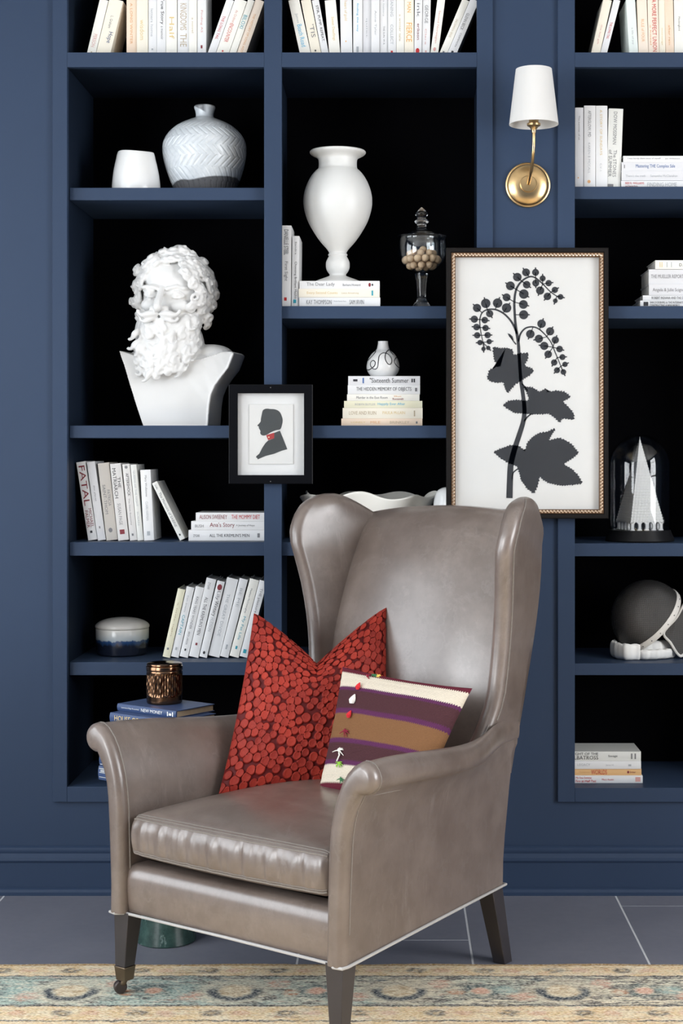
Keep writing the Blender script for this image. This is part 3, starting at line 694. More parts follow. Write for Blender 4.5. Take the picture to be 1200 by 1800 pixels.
# scalloped bowl and white ovoid vase in the middle column
y = .205; s = S(y); z0 = zsh(953)+.0003; xb_ = Xp(647, y)
Hb = Zp(872, y)-z0
def scal(t, w, q):
    f = max(0, w/Hb); k = f**2.2
    wav = math.sin(7*t+.8)*.6+.4*math.sin(4*t+2)
    return (q*(1+.06*k*math.sin(7*t+2.2)), w+.013*k*wav)
out = sprof([(.001, 0), (.075, 0), (.085, .006), (.11, .02), (.15, .05), (.182, .09), (.205, Hb)], 7)
inn = [(max(.001, q-.005), w+.004) for q, w in out[::-1]]
o = MB().lathe(out+[(.2035, Hb+.003)]+inn, 140, fn=scal, sy=.72).build('scalloped_bowl', BISQUE, smooth=True, angle=60); o.location = (xb_, y, z0)
tag(o, 'large ivory bowl with wavy scalloped rim behind the chair back', 'bowl')
y = .11; s = S(y); z0 = zsh(953)+.0003
Ht = Zp(856, y)-z0
pr = sprof([(.001, 0), (.026, 0), (.034, .012), (.046, Ht*.45), (.0485, Ht*.68), (.040, Ht*.9), (.022, Ht*.985), (.001, Ht)], 6)
o = MB().lathe(pr, 48).build('ovoid_jar', CERAM, smooth=True, angle=50); o.location = (Xp(790, y), y, z0)
tag(o, 'glossy white rounded jar peeking out left of the botanical print', 'jar')

# lidded bowl with drip glaze
y = .215; s = S(y); z0 = zsh(1164)+.0003
hb = Zp(1085, y)-z0; R_ = 47/s
mm, nt, bs = nmat('white_over_indigo_drip_glaze'); c = coords(nt); sp = nt.nodes.new('ShaderNodeSeparateXYZ'); nt.links.new(c, sp.inputs[0])
pz_ = E(sp.outputs[2]); dn = noise(nt, c, 55, 3, .6, (1, 1, .25)); dn2 = noise(nt, c, 14, 2)
e1 = hb*.42
up = (pz_+dn*.022-.011).gt(e1, .004); md = (pz_+dn*.03-.015).gt(e1-.010, .010)
col = mixc(nt, dn2, (.006, .009, .02), (.012, .016, .03)); col = mixc(nt, md, col, (.02, .06, .16)); 
pale = mixc(nt, ((pz_-e1)/.03).clamp(), (.40, .46, .50), (.66, .65, .62))
nt.links.new(mixc(nt, up, col, pale), bs.inputs['Base Color']); bs.inputs['Roughness'].default_value = .15
lb = thing('lidded_bowl', 'round ceramic bowl with white lid and indigo drip-glazed base', 'bowl', (Xp(215, y), y, z0))
MB().lathe([(.001, 0), (R_*.86, 0), (R_*.93, .004), (R_*.965, hb*.2), (R_*.98, hb*.5), (R_*.985, hb*.70), (R_*.97, hb*.715), (.001, hb*.715)], 64).build('bowl_body', mm, lb, smooth=True, angle=40)
lp = sprof([(R_*.99, hb*.725), (R_*1.005, hb*.76), (R_*.98, hb*.815), (R_*.85, hb*.89), (R_*.6, hb*.955), (R_*.3, hb*.99), (.001, hb)], 5)
MB().lathe([(.001, hb*.72), (R_*.97, hb*.72)]+lp, 64).build('lid', pbr('white_stone_glaze', (.62, .60, .57), .22, var=.08, vscale=30), lb, smooth=True, angle=45)

# bronze candle jar
yc = -.360
BRONZE = pbr('dark_bronze_lustre', (.23, .13, .075), .17, metal=1, var=.35, vscale=40)
s = S(yc); Rc = 32/s; Hc = Zp(1165, yc)-ZCANDLE
cj = thing('candle_jar', 'dark bronze lidded candle jar with ribbed sides on the blue books', 'candle', (Xp(289, yc), yc, ZCANDLE+.0003))
rnd = [random.random() for _ in range(97)]
def rib(t, w, q):
    if not (Hc*.20 < w < Hc*.77): return (q, w)
    a = t/(2*PI)*44; i = int(a) % 97; f = a-int(a)
    e = sstep(Hc*.20, Hc*.24, w)*(1-sstep(Hc*.73, Hc*.77, w))
    gv = .5-.5*math.cos(2*PI*f)
    return (q-.0022*(1-gv)*e+.0008*rnd[i]*e+.0004*math.sin(w*220+i*2)*e, w)
body = [(.001, 0), (Rc*.93, 0), (Rc*.97, .003)]+[(Rc*.98, Hc*k/40) for k in range(3, 33)]+[(Rc*.96, Hc*.82), (.001, Hc*.82)]
MB().lathe(body, 192, fn=rib).build('jar_body', BRONZE, cj, smooth=True, angle=60)
MB().lathe([(.001, Hc*.825), (Rc*.98, Hc*.825), (Rc*1.0, Hc*.84), (Rc*1.0, Hc*.91), (Rc*.985, Hc*.93), (Rc*.93, Hc*.94), (Rc*.97, Hc*.96), (Rc*.96, Hc*.985), (Rc*.9, Hc), (.001, Hc)], 64).build('lid', BRONZE, cj, smooth=True, angle=30)

# ------------------------------------------------------------------ bust
def make_bust():
    yb = .17; k = (250/1200)/S(yb-.03); cx0 = 545
    def P(x, y, d): return ((x-cx0)*k, -d*k, (1570-y)*k)
    m = MB()
    def el(x, y, d, rx, ry, rd, u=20, v=14): m.ball(P(x, y, d), (rx*k, rd*k, ry*k), u, v)
    def cap(pts, r0, r1=None, seg=8):
        r1 = r0 if r1 is None else r1
        m.tube([P(*p) for p in pts], lambda t: lerp(r0, r1, t)*k, seg)
        m.ball(P(*pts[0]), r0*k, 8, 6); m.ball(P(*pts[-1]), r1*k, 8, 6)
    # chest block, turned slightly
    fr = [(90, 935), (130, 945), (215, 972), (330, 1010), (560, 1030), (780, 1005), (900, 965), (965, 945), (1040, 943), (1062, 955), (1045, 1000), (1015, 1080), (960, 1150), (905, 1230), (872, 1310), (858, 1400), (846, 1570), (300, 1570), (240, 1390), (180, 1200), (135, 1060)]
    rings = []
    for d, sx_, fl in ((150, 0, .96), (160, 2, .985), (150, 6, 1), (0, 30, 1.0), (-150, 60, 1.0), (-215, 74, .98), (-225, 78, .95)):
        rg = []
        for (x, y) in fr:
            cxm, cym = 560, 1290
            bul = 0
            if y < 1290 and d > 100: bul = -40*sstep(1290, 960, y)
            rg.append(P(cxm+(x-cxm)*fl+sx_, cym+(y-cym)*(fl if y < 1500 else 1), d+bul))
        rings.append(rg)
    m.loft(rings)
    el(430, 1120, 55, 260, 150, 85); el(740, 1110, 45, 230, 150, 85)      # pectorals
    el(600, 900, -40, 200, 270, 190); el(850, 955, -60, 190, 85, 130); el(330, 970, -60, 170, 70, 110)
    # skull and face
    el(560, 400, -60, 300, 310, 300); el(510, 480, 30, 225, 300, 190)
    el(500, 320, 85, 205, 140, 150)                                         # forehead
    el(385, 412, 205, 92, 26, 40); el(600, 420, 200, 110, 28, 44)            # brows
    cap([(325, 436, 190), (385, 410, 236), (440, 426, 240)], 17); cap([(520, 428, 240), (600, 408, 238), (695, 445, 180)], 18)
    cap([(472, 425, 225), (464, 480, 258), (454, 545, 305), (450, 588, 322)], 24, 40)   # nose
    el(408, 594, 268, 34, 26, 36); el(502, 596, 266, 36, 27, 38)
    el(368, 556, 178, 76, 58, 58); el(612, 566, 172, 98, 62, 64)             # cheeks
    el(378, 468, 200, 44, 25, 32); el(600, 480, 216, 50, 26, 34)             # eyes
    for ex, ey, d0, w in ((378, 468, 228, 54), (600, 480, 246, 58)):
        cap([(ex-w, ey+2, d0-28), (ex-w*.4, ey-27, d0+4), (ex+w*.4, ey-27, d0+4), (ex+w, ey+4, d0-30)], 9)
        cap([(ex-w*.9, ey+8, d0-28), (ex-w*.3, ey+27, d0), (ex+w*.4, ey+28, d0-2), (ex+w, ey+8, d0-30)], 8)
        el(ex-6, ey+2, d0+4, 13, 13, 8, 10, 8)
    el(378, 505, 150, 70, 20, 60); el(600, 520, 150, 80, 22, 70)
    el(455, 692, 232, 60, 24, 40)                                            # lower lip
    # beard masses
    el(480, 760, 130, 215, 150, 135); el(490, 920, 110, 270, 165, 145); el(470, 1040, 120, 200, 110, 115); el(640, 700, 60, 150, 150, 150); el(300, 780, 60, 80, 150, 90)
    rr = random.Random(11)
    def lock(x, y, d, L, ang, r, amp, curl):
        pts = []; n = 14
        for i in range(n+1):
            t = i/n; a = ang+amp*math.sin(t*PI*1.6)+(curl*max(0, t-.55)*9)
            if i == 0: px, py = x, y
            else: px += L/n*math.cos(a); py += L/n*math.sin(a)
            pts.append((px, py, d+18*math.sin(t*PI)))
        m.tube([P(*p) for p in pts], lambda t: r*(.55+.55*math.sin(min(1, t*1.15+.12)*PI))*k, 7)
    def bd(x, y):                                                            # depth of the beard front
        best = 60
        for cx, cy, d, rx, ry, rd in ((480, 760, 130, 215, 150, 135), (490, 920, 110, 270, 165, 145), (470, 1040, 120, 200, 110, 115), (640, 700, 60, 150, 150, 150), (300, 780, 60, 80, 150, 90)):
            q = 1-((x-cx)/rx)**2-((y-cy)/ry)**2
            if q > 0: best = max(best, d+rd*math.sqrt(q))
        return best
    for i in range(92):                                                      # wavy beard locks
        y0 = rr.uniform(650, 1060); half = interp(y0, [(650, 170), (780, 230), (930, 265), (1060, 190)])
        cxm = interp(y0, [(650, 500), (900, 495), (1060, 470)])
        x0 = cxm+half*rr.uniform(-1, 1)
        if y0 < 700 and abs(x0-455) < 100: continue
        sd = 1 if x0 > cxm else -1
        lock(x0, y0, bd(x0, y0)-4, rr.uniform(110, 170), PI/2-sd*rr.uniform(-.1, .55), rr.uniform(17, 25), sd*rr.uniform(.5, 1.0), -sd*rr.choice((.35, .5, .7)))
    for i in range(34):
        x0, y0 = rr.uniform(630, 770), rr.uniform(600, 860); lock(x0, y0, bd(x0, y0)-6, rr.uniform(90, 140), PI/2+rr.uniform(-.5, .3), rr.uniform(17, 25), rr.uniform(.4, .9), -rr.choice((.35, .6)))
    for x0, y0, L, a, cu in ((275, 760, 130, 1.7, .6), (285, 850, 140, 1.8, .7), (290, 880, 120, 1.3, .6), (760, 800, 150, 1.2, -.6), (750, 900, 140, 1.5, .7), (400, 1090, 150, 1.6, .6), (440, 1110, 110, 1.4, -.6), (560, 1080, 120, 1.8, -.7), (640, 1060, 130, 1.4, .7)):
        lock(x0, y0, bd(x0, y0)+6, L, a, 27, .7, cu)
    for sd in (-1, 1):                                                       # moustache
        lock(455+sd*12, 632, 268, 190, PI/2-sd*1.15, 30, sd*-.35, -sd*.55)
        lock(455+sd*20, 652, 256, 170, PI/2-sd*.85, 24, sd*-.3, -sd*.6)
    # hair: curls as small spirals on the skull outside the face
    def curl(x, y, d, nx, ny, nd, R, r):
        n = Vector((nx, ny, nd)).normalized(); t1 = n.cross(Vector((.3, 1, .2))).normalized(); t2 = n.cross(t1)
        ph = rr.uniform(0, 6.28); sg = rr.choice((-1, 1)); pts = []
        for i in range(17):
            t = i/16; a = ph+sg*t*2*PI*1.35; rad = R*(1-.75*t)
            q = Vector((x, y, d))+t1*(rad*math.cos(a))+t2*(rad*math.sin(a))+n*(6+t*R*.75)
            pts.append(P(*q))
        m.tube(pts, lambda t: r*(1.05-.3*t)*k, 7)
    for i in range(520):
        th_, ph_ = rr.uniform(0, 2*PI), math.acos(rr.uniform(-1, 1))
        n = Vector((math.sin(ph_)*math.cos(th_), math.cos(ph_), math.sin(ph_)*math.sin(th_)))
        x, y, d = 555+n.x*305, 420-n.y*320, -30+n.z*315
        if n.z < -.75: continue
        fx = (x-500)/215; fy = (y-470)/270
        if n.z > .15 and fx*fx+fy*fy < 1.0: continue
        if y > 800: continue
        curl(x, y, d, n.x, -n.y, n.z, rr.uniform(34, 52), rr.uniform(15, 20))
    for x, y, d in ((255, 250, 60), (235, 380, 30), (215, 510, 20), (240, 520, 60), (270, 640, 40), (860, 360, -20), (880, 450, -20), (860, 540, 10), (830, 640, 20), (810, 700, 0), (790, 190, 30), (560, 110, 120), (640, 100, 110), (700, 140, 90), (600, 90, 90), (480, 120, 130), (390, 170, 150), (340, 220, 150), (700, 250, 170), (740, 300, 140), (720, 200, 150)):
        curl(x, y, d, (x-540)/300, (y-420)/320, .5, 48, 20)
    me = m.mesh('bust_raw')
    o = bpy.data.objects.new('bust_raw', me); COL.objects.link(o)
    rm = o.modifiers.new('r', 'REMESH'); rm.mode = 'VOXEL'; rm.voxel_size = .0026; rm.use_smooth_shade = True
    sm = o.modifiers.new('s', 'SMOOTH'); sm.iterations = 2; sm.factor = .4
    dg = bpy.context.evaluated_depsgraph_get()
    me2 = bpy.data.meshes.new_from_object(o.evaluated_get(dg)); me2.name = 'bust'
    bpy.data.objects.remove(o)
    zmin = min(v.co.z for v in me2.vertices)
    for v in me2.vertices: v.co.z -= zmin
    for p_ in me2.polygons: p_.use_smooth = True
    b = put('bust_sculpture', me2, pbr('white_plaster', (.74, .735, .72), .55, var=.02))
    b.location = (Xp(190+cx0/4.8, yb-.03), yb, zsh(748)+.0003)
    tag(b, 'white plaster bust of a bearded man with curly hair', 'bust')
make_bust()

# ------------------------------------------------------------------ framed pictures
def frame_loft(m, x0, x1, z0, z1, prof):
    """prof: (inset, y) loop carried round the rectangle"""
    rings = []
    for cx, cz, sx_, sz_ in ((x0, z0, 1, 1), (x1, z0, -1, 1), (x1, z1, -1, -1), (x0, z1, 1, -1)):
        rings.append([(cx+sx_*i, y, cz+sz_*i) for i, y in prof])
    m.loft(rings, loop=True); return m
PANE = glass_mat('picture_glass', (1, 1, 1), 1.3, .8)
PAPER = pbr('off_white_paper', (.66, .655, .635), .8, var=.03, vscale=25, bmp=.05, bscale=400)
MATB = pbr('white_mat_board', (.70, .70, .69), .8, var=.02)
INK = pbr('black_cut_paper', (.022, .024, .028), .55, var=.25, vscale=8)
# botanical print
yf = -.036; q = lambda zx, zy, yy: W(770+zx/3.6, 420+zy/3.6, yy)
a = q(52, 1770, yf); b = q(1078, 55, yf)
pic = thing('botanical_picture', 'large framed black currant branch silhouette on pale paper, black frame with gilt beading', 'picture', ((a.x+b.x)/2, -.001, a.z))
ox, oz = (a.x+b.x)/2, a.z
def L(v): return (v.x-ox, v.y+.001, v.z-oz)
A, B_ = L(a), L(b)
BLKF = pbr('black_frame_wood', (.011, .0095, .009), .5, var=.2, vscale=20, spec=.12)
wf = 30/3.6/S(yf)
m = MB(); frame_loft(m, A[0], B_[0], A[2], B_[2], [(0, 0), (0, yf+.003), (.002, yf+.001), (wf-.002, yf+.001), (wf, yf+.004), (wf+.009, yf+.016), (wf+.009, 0)])
m.build('frame', BLKF, pic)
GOLD = pbr('gilt_beading', (.78, .60, .44), .30, metal=.8, var=.15, vscale=150)
OLDGOLD = pbr('dark_antique_gilt', (.20, .12, .07), .45, metal=.6, var=.2, vscale=80)
m = MB(); gw = 28/3.6/S(yf)
frame_loft(m, A[0]+wf, B_[0]-wf, A[2]+wf, B_[2]-wf, [(-.001, yf+.006), (.0015, yf+.002), (.003, yf+.004), (gw-.003, yf+.006), (gw-.0015, yf+.005), (gw, yf+.007), (gw, yf+.02), (-.001, yf+.02)])
gold = m.build('gilt_slip', OLDGOLD, pic)
m = MB(); ins = wf+gw*.5
x0, x1, z0_, z1 = A[0]+ins, B_[0]-ins, A[2]+ins, B_[2]-ins
def beads(p0, p1, horizontal):
    n = int((Vector(p1)-Vector(p0)).length/.0098)
    for i in range(n):
        c_ = Vector(p0).lerp(Vector(p1), (i+.5)/n); d = (Vector(p1)-Vector(p0)).normalized()
        sl = Vector((d.z, 0, -d.x)); e_ = (d+sl*.7).normalized()
        pts = [c_-e_*.0056, c_-e_*.0025, c_+e_*.0025, c_+e_*.0056]
        m.tube(pts, lambda t: .0032 if .2 < t < .8 else .0014, 6)
yb_ = yf+.0035
beads((x0, yb_, z0_), (x1, yb_, z0_), 1); beads((x1, yb_, z0_), (x1, yb_, z1), 0); beads((x1, yb_, z1), (x0, yb_, z1), 1); beads((x0, yb_, z1), (x0, yb_, z0_), 0)
m.build('rope_beading', GOLD, gold, smooth=True)
yp = -.014
MB().box(A[0]+wf, B_[0]-wf, yp, yp+.003, A[2]+wf, B_[2]-wf).build('paper', PAPER, pic)
m = MB()
def flat(poly): m.prism([(L(q(x, y, yp))[0], L(q(x, y, yp))[2]) for x, y in poly], yp-.0009, yp-.0001)
def stroke(pts, w0, w1, n=6):
    P = spline([(a, b, 0) for a, b in pts], n); N = len(P); l_, r_ = [], []
    for i in range(N):
        d = (P[min(i+1, N-1)]-P[max(i-1, 0)]).normalized(); nn = Vector((-d.y, d.x, 0)); w = lerp(w0, w1, i/(N-1))/2
        l_.append(P[i]+nn*w); r_.append(P[i]-nn*w)
    for i in range(N-1): flat([l_[i][:2], l_[i+1][:2], r_[i+1][:2], r_[i][:2]])
def serr(poly, step=17, amp=9):
    out = []; n = len(poly)
    area_ = sum(poly[i][0]*poly[(i+1) % n][1]-poly[(i+1) % n][0]*poly[i][1] for i in range(n))
    sg = 1 if area_ > 0 else -1
    for i in range(n):
        p, r_ = Vector(poly[i]), Vector(poly[(i+1) % n]); d = r_-p; k = max(1, round(d.length/step)); nn = Vector((d.y, -d.x)).normalized()*sg
        for j in range(k):
            out.append(tuple(p+d*(j/k)))
            if k > 1 or d.length > 12: out.append(tuple(p+d*((j+.75)/k)+nn*amp*random.uniform(.5, 1.1)))
    return out
random.seed(3)
flat(serr([(350, 685), (395, 695), (440, 692), (468, 705), (475, 742), (510, 728), (568, 724), (563, 760), (540, 802), (596, 825), (600, 840), (568, 866), (530, 888), (510, 903), (490, 913), (466, 940), (437, 972), (424, 945), (415, 903), (372, 908), (332, 900), (312, 882), (325, 832), (355, 818), (392, 810), (357, 768), (350, 722)]))
flat(serr([(540, 935), (600, 945), (638, 970), (682, 950), (678, 972), (750, 962), (800, 972), (835, 1000), (783, 1030), (825, 1068), (855, 1108), (854, 1142), (800, 1134), (780, 1134), (768, 1160), (745, 1135), (702, 1103), (590, 1108), (530, 1102), (482, 1098), (444, 1075), (410, 1052), (450, 1026), (500, 1021), (560, 1028), (578, 1018), (562, 972)]))
flat(serr([(352, 1348), (410, 1324), (460, 1307), (508, 1312), (549, 1345), (566, 1292), (596, 1256), (634, 1233), (690, 1222), (738, 1202), (714, 1240), (690, 1280), (760, 1262), (798, 1272), (845, 1305), (884, 1355), (845, 1386), (788, 1425), (846, 1460), (880, 1495), (908, 1544), (858, 1553), (780, 1558), (702, 1543), (662, 1520), (639, 1497), (628, 1555), (603, 1608), (564, 1578), (526, 1526), (516, 1480), (500, 1438), (442, 1414), (394, 1385)]))
stroke([(450, 1640), (453, 1540), (458, 1430), (474, 1360), (492, 1300), (515, 1230), (535, 1165), (545, 1100), (542, 1040), (535, 980), (522, 900)], 40, 22)
stroke([(522, 900), (515, 800), (510, 720), (505, 650), (492, 570), (485, 500), (481, 400), (493, 320), (528, 268), (575, 240), (615, 247), (660, 285), (712, 337), (762, 370)], 22, 5)
stroke([(497, 600), (480, 555), (452, 510), (410, 470), (360, 447), (310, 448), (277, 468), (263, 510), (265, 560), (275, 620), (292, 682)], 14, 4)
stroke([(508, 650), (518, 605), (545, 570), (580, 557), (620, 562), (660, 590), (710, 650), (740, 720), (765, 780), (785, 832)], 12, 4)
stroke([(545, 1155), (560, 1130), (592, 1104)], 12, 8); stroke([(468, 1520), (474, 1480), (505, 1453)], 8, 8); stroke([(528, 915), (545, 935), (565, 960)], 10, 8); stroke([(492, 668), (470, 640), (452, 615)], 8, 6)
flat([(438, 597), (455, 603), (470, 618), (478, 642), (462, 632), (448, 618)])
branches = [(482, 400), (493, 320), (528, 268), (575, 240), (615, 247), (660, 285), (712, 337), (750, 362), (484, 480), (410, 470), (360, 447), (310, 448), (277, 468), (263, 510), (266, 560), (270, 610), (283, 655), (600, 557), (640, 575), (685, 620), (725, 685), (752, 750), (775, 805)]
for x, y, r_ in [(555, 212, 25), (500, 242, 27), (456, 297, 28), (432, 370, 25), (432, 437, 30), (375, 406, 30), (300, 408, 30), (245, 437, 26), (325, 473, 23), (615, 212, 22), (660, 250, 19), (698, 280, 20), (737, 323, 20), (773, 367, 18), (740, 392, 15), (690, 364, 24), (644, 327, 26), (616, 280, 22), (559, 290, 24), (541, 349, 30), (538, 415, 28), (540, 480, 29),
                  (228, 508, 23), (294, 514, 21), (242, 558, 21), (299, 564, 20), (246, 610, 20), (312, 609, 20), (264, 656, 17), (322, 650, 17), (286, 696, 14), (316, 690, 14),
                  (653, 537, 27), (582, 602, 27), (707, 585, 26), (636, 632, 26), (740, 640, 23), (670, 677, 26), (767, 697, 21), (695, 730, 24), (785, 748, 19), (733, 782, 20), (801, 794, 17), (751, 831, 19), (791, 842, 18)]:
    flat([(x+r_*math.cos(2*PI*i/18), y+r_*math.sin(2*PI*i/18)) for i in range(18)])
    bx_, by_ = min(branches, key=lambda p: (p[0]-x)**2+(p[1]-y)**2)
    d = Vector((x-bx_, y-by_)).normalized(); nn = Vector((-d.y, d.x)); c_ = Vector((x, y))
    flat([tuple(c_+d*(r_-3)+nn*4), tuple(c_+d*(r_+10)+nn*3.5), tuple(c_+d*(r_+10)-nn*3.5), tuple(c_+d*(r_-3)-nn*4)])
    e_ = Vector((bx_, by_))
    flat([tuple(c_+nn*2.5), tuple(e_+nn*2.5), tuple(e_-nn*2.5), tuple(c_-nn*2.5)])
m.build('plant_silhouette', INK, pic)
MB().box(A[0]+wf+.004, B_[0]-wf-.004, yf+.014, yf+.0155, A[2]+wf+.004, B_[2]-wf-.004).build('glass_pane', PANE, pic)

# small silhouette portrait
yf = -.022; q = lambda zx, zy, yy: W(390+zx/7.06, 660+zy/7.06, yy)
a = q(85, 1345, yf); b = q(1125, 112, yf)
ox, oz = (a.x+b.x)/2, a.z
pic = thing('silhouette_picture', 'small black-framed profile silhouette portrait with red collar, hung on the column divider', 'picture', (ox, -.001, oz))
A, B_ = L(a), L(b); wf = 108/7.06/S(yf)
m = MB(); frame_loft(m, A[0], B_[0], A[2], B_[2], [(0, 0), (0, yf+.001), (.0015, yf), (wf-.001, yf), (wf, yf+.001), (wf, 0)])
m.build('frame', pbr('black_gallery_frame', (.005, .005, .006), .22, var=.1, spec=.15), pic)
yp = -.0035
MB().box(A[0]+wf-.002, B_[0]-wf+.002, yp, yp+.002, A[2]+wf-.002, B_[2]-wf+.002).build('mat_board', MATB, pic)
def lq(x, y): v = L(q(x, y, yp)); return (v[0], v[2])
p0, p1 = lq(340, 1100), lq(885, 358)
MB().box(p0[0], p1[0], yp-.0035, yp-.0015, p0[1], p1[1]).build('card', PAPER, pic, bevel=.0006)
def flat2(poly, name, mat, lift): MB().prism([lq(*p) for p in poly], yp-.0035-lift-.0005, yp-.0035-lift).build(name, mat, pic)
SIL = pbr('charcoal_silhouette', (.045, .05, .05), .6, var=.15)
hd = spline([(x, y, 0) for x, y in [(500, 460), (512, 430), (540, 415), (570, 412), (600, 417), (660, 421), (715, 450), (745, 510), (755, 560), (747, 610), (735, 650), (718, 672), (670, 681), (610, 705), (560, 735), (520, 747), (490, 738), (476, 715), (480, 692), (468, 670), (458, 650), (460, 636), (440, 622), (460, 600), (482, 570), (484, 540), (492, 500)]], 3, True)
flat2([(p.x, p.y) for p in hd], 'head_silhouette', SIL, .0001)
flat2([(648, 713), (720, 685), (755, 770), (785, 845), (812, 915), (740, 935), (650, 972), (540, 1000), (445, 1042), (440, 1025), (422, 1015), (430, 1000), (465, 970), (500, 900), (540, 840), (572, 808), (648, 780)], 'coat_silhouette', SIL, .0001)
flat2([(550, 742), (640, 712), (650, 713), (650, 780), (575, 803), (565, 780)], 'red_collar', pbr('red_collar_paint', (.36, .03, .03), .6), .0004)
flat2([(583+9*math.cos(i*PI/5), 766+9*math.sin(i*PI/5)) for i in range(10)], 'collar_button', pbr('gold_button_paint', (.85, .6, .4), .5), .0009)
for zy in (150, 1315):
    c_ = L(q(603, zy, yf))
    n = MB().lathe([(.001, 0), (.0027, 0), (.0024, .0008), (.001, .0011)], 14).build('screw', pbr('dull_screw_metal', (.25, .24, .23), .4, metal=.9), pic, smooth=True)
    n.rotation_euler = (PI/2, 0, 0); n.location = (c_[0], c_[1]+.0, c_[2])
MB().box(A[0]+wf-.001, B_[0]-wf+.001, yf+.006, yf+.0075, A[2]+wf-.001, B_[2]-wf+.001).build('glass_pane', PANE, pic)

# ------------------------------------------------------------------ sconce
BRASS = pbr('antique_brass', (.66, .46, .23), .28, metal=1, var=.18, vscale=30)
xs_, zs_ = Xp(928, -.005), Zp(324, -.005)
sc_ = thing('wall_sconce', 'brass wall sconce with round backplate and white tapered shade', 'sconce', (xs_, WY, zs_))
Rb = 39.7/S(-.005)
pr = [(.001, -.0005), (Rb, -.0005), (Rb, .006), (Rb*.985, .0085), (Rb*.94, .0095), (Rb*.92, .009), (Rb*.90, .0115), (Rb*.80, .0165), (Rb*.6, .0215), (Rb*.45, .0235), (Rb*.375, .0238), (Rb*.365, .0275), (Rb*.34, .029), (.001, .030)]
o = MB().lathe(pr, 72).build('backplate', BRASS, sc_, smooth=True, angle=28); o.rotation_euler = (PI/2, 0, 0)
yl = -.115-WY; sz = S(-.115)
xa = Xp(937.8, -.115)-xs_
ztop = Zp(226, -.115)-zs_
arm = spline([(0, -.028, 0), (.0015, -.050, .012), (.004, -.085, .034), (xa-.001, yl+.008, .07), (xa, yl, .11), (xa, yl, ztop)], 7)
MB().tube(arm, .0048, 12).build('arm', BRASS, sc_, smooth=True)
MB().lathe([(.001, ztop-.012), (.0062, ztop-.012), (.0066, ztop-.004), (.010, ztop), (.0118, ztop+.004), (.019, ztop+.008), (.0195, ztop+.014), (.014, ztop+.018), (.013, ztop+.05), (.001, ztop+.05)], 32, (xa, yl, 0)).build('socket_cup', BRASS, sc_, smooth=True, angle=40)
zb0 = Zp(219, -.115)-zs_; zb1_ = Zp(122, -.115)-zs_; r0, r1 = 43.3/sz, 31.7/sz
mm, nt, bs = nmat('white_linen_shade'); bs.inputs['Base Color'].default_value = (.86, .85, .83, 1); bs.inputs['Roughness'].default_value = .85
c = coords(nt); bump(nt, bs, noise(nt, c, 350, 2, .5, (1, 1, .2)), .1, .0005)
tl = nt.nodes.new('ShaderNodeBsdfTranslucent'); tl.inputs[0].default_value = (.8, .78, .74, 1); mx = nt.nodes.new('ShaderNodeMixShader'); mx.inputs[0].default_value = .25
nt.links.new(bs.outputs[0], mx.inputs[1]); nt.links.new(tl.outputs[0], mx.inputs[2]); nt.links.new(mx.outputs[0], nt.nodes['Material Output'].inputs[0])
tk = .0012
sh = MB().lathe([(r0, zb0), (lerp(r0, r1, .5), lerp(zb0, zb1_, .5)), (r1, zb1_), (r1-tk, zb1_+.0004), (r1-tk*2, zb1_), (r0-tk*2, zb0), (r0-tk, zb0-.0004)], 64, (xa, yl, 0), loop=True).build('lamp_shade', mm, sc_, smooth=True, angle=40)
m = MB()
for i in range(3):
    t = 2*PI*i/3+.4; rr_ = lerp(r0, r1, .35)-.003
    m.tube([(xa, yl, ztop+.049), (xa+rr_*math.cos(t), yl+rr_*math.sin(t), ztop+.052)], .0011, 6)
m.build('shade_spider', BRASS, sh)
MB().lathe([(.001, ztop+.05), (.009, ztop+.05), (.013, ztop+.065), (.017, ztop+.085), (.012, ztop+.11), (.001, ztop+.122)], 20, (xa, yl, 0)).build('bulb', pbr('frosted_bulb', (.85, .85, .84), .3), sc_, smooth=True)

# ------------------------------------------------------------------ glass dome with white paper tree
y = .15; s = S(y); z0 = zsh(955)+.0003; xd = Xp(1124, y)
dome = thing('glass_dome', 'tall glass cloche on a black base over a white stepped tree', 'cloche', (xd, y, z0))
hbz = Zp(931, y)-z0
MB().lathe([(.001, 0), (.102, 0), (.104, .004), (.102, .010), (.094, hbz-.006), (.092, hbz), (.001, hbz)], 64).build('base', DARK, dome, smooth=True, angle=30)
Rd = 54/s; ht = Zp(762, y)-z0
op = [(Rd*.97, hbz+.0003), (Rd, hbz+.02), (Rd, ht-Rd*1.05)]+[(Rd*math.cos(a_*PI/2/12), ht-Rd*1.05+Rd*1.05*math.sin(a_*PI/2/12)) for a_ in range(1, 12)]+[(.001, ht)]
ip = [(max(.001, q_-.002), w_-(.002 if w_ > ht-.03 else 0)) for q_, w_ in op[::-1]]
MB().lathe(op+ip, 64).build('glass_bell', glass_mat('smoky_cloche_glass', (.95, .955, .96), 1.45, 1.1), dome, smooth=True, angle=60)
tree = thing('paper_tree', 'white stepped pyramid tree with scalloped foot under the glass cloche', 'ornament', (xd, y, z0+hbz))
hz = Zp(774, y)-(z0+hbz); w0 = .0525; rotp = math.radians(16)
TW = pbr('white_cut_paper', (.82, .82, .80), .6, var=.05, vscale=60)
NL = 30; hb0 = .024
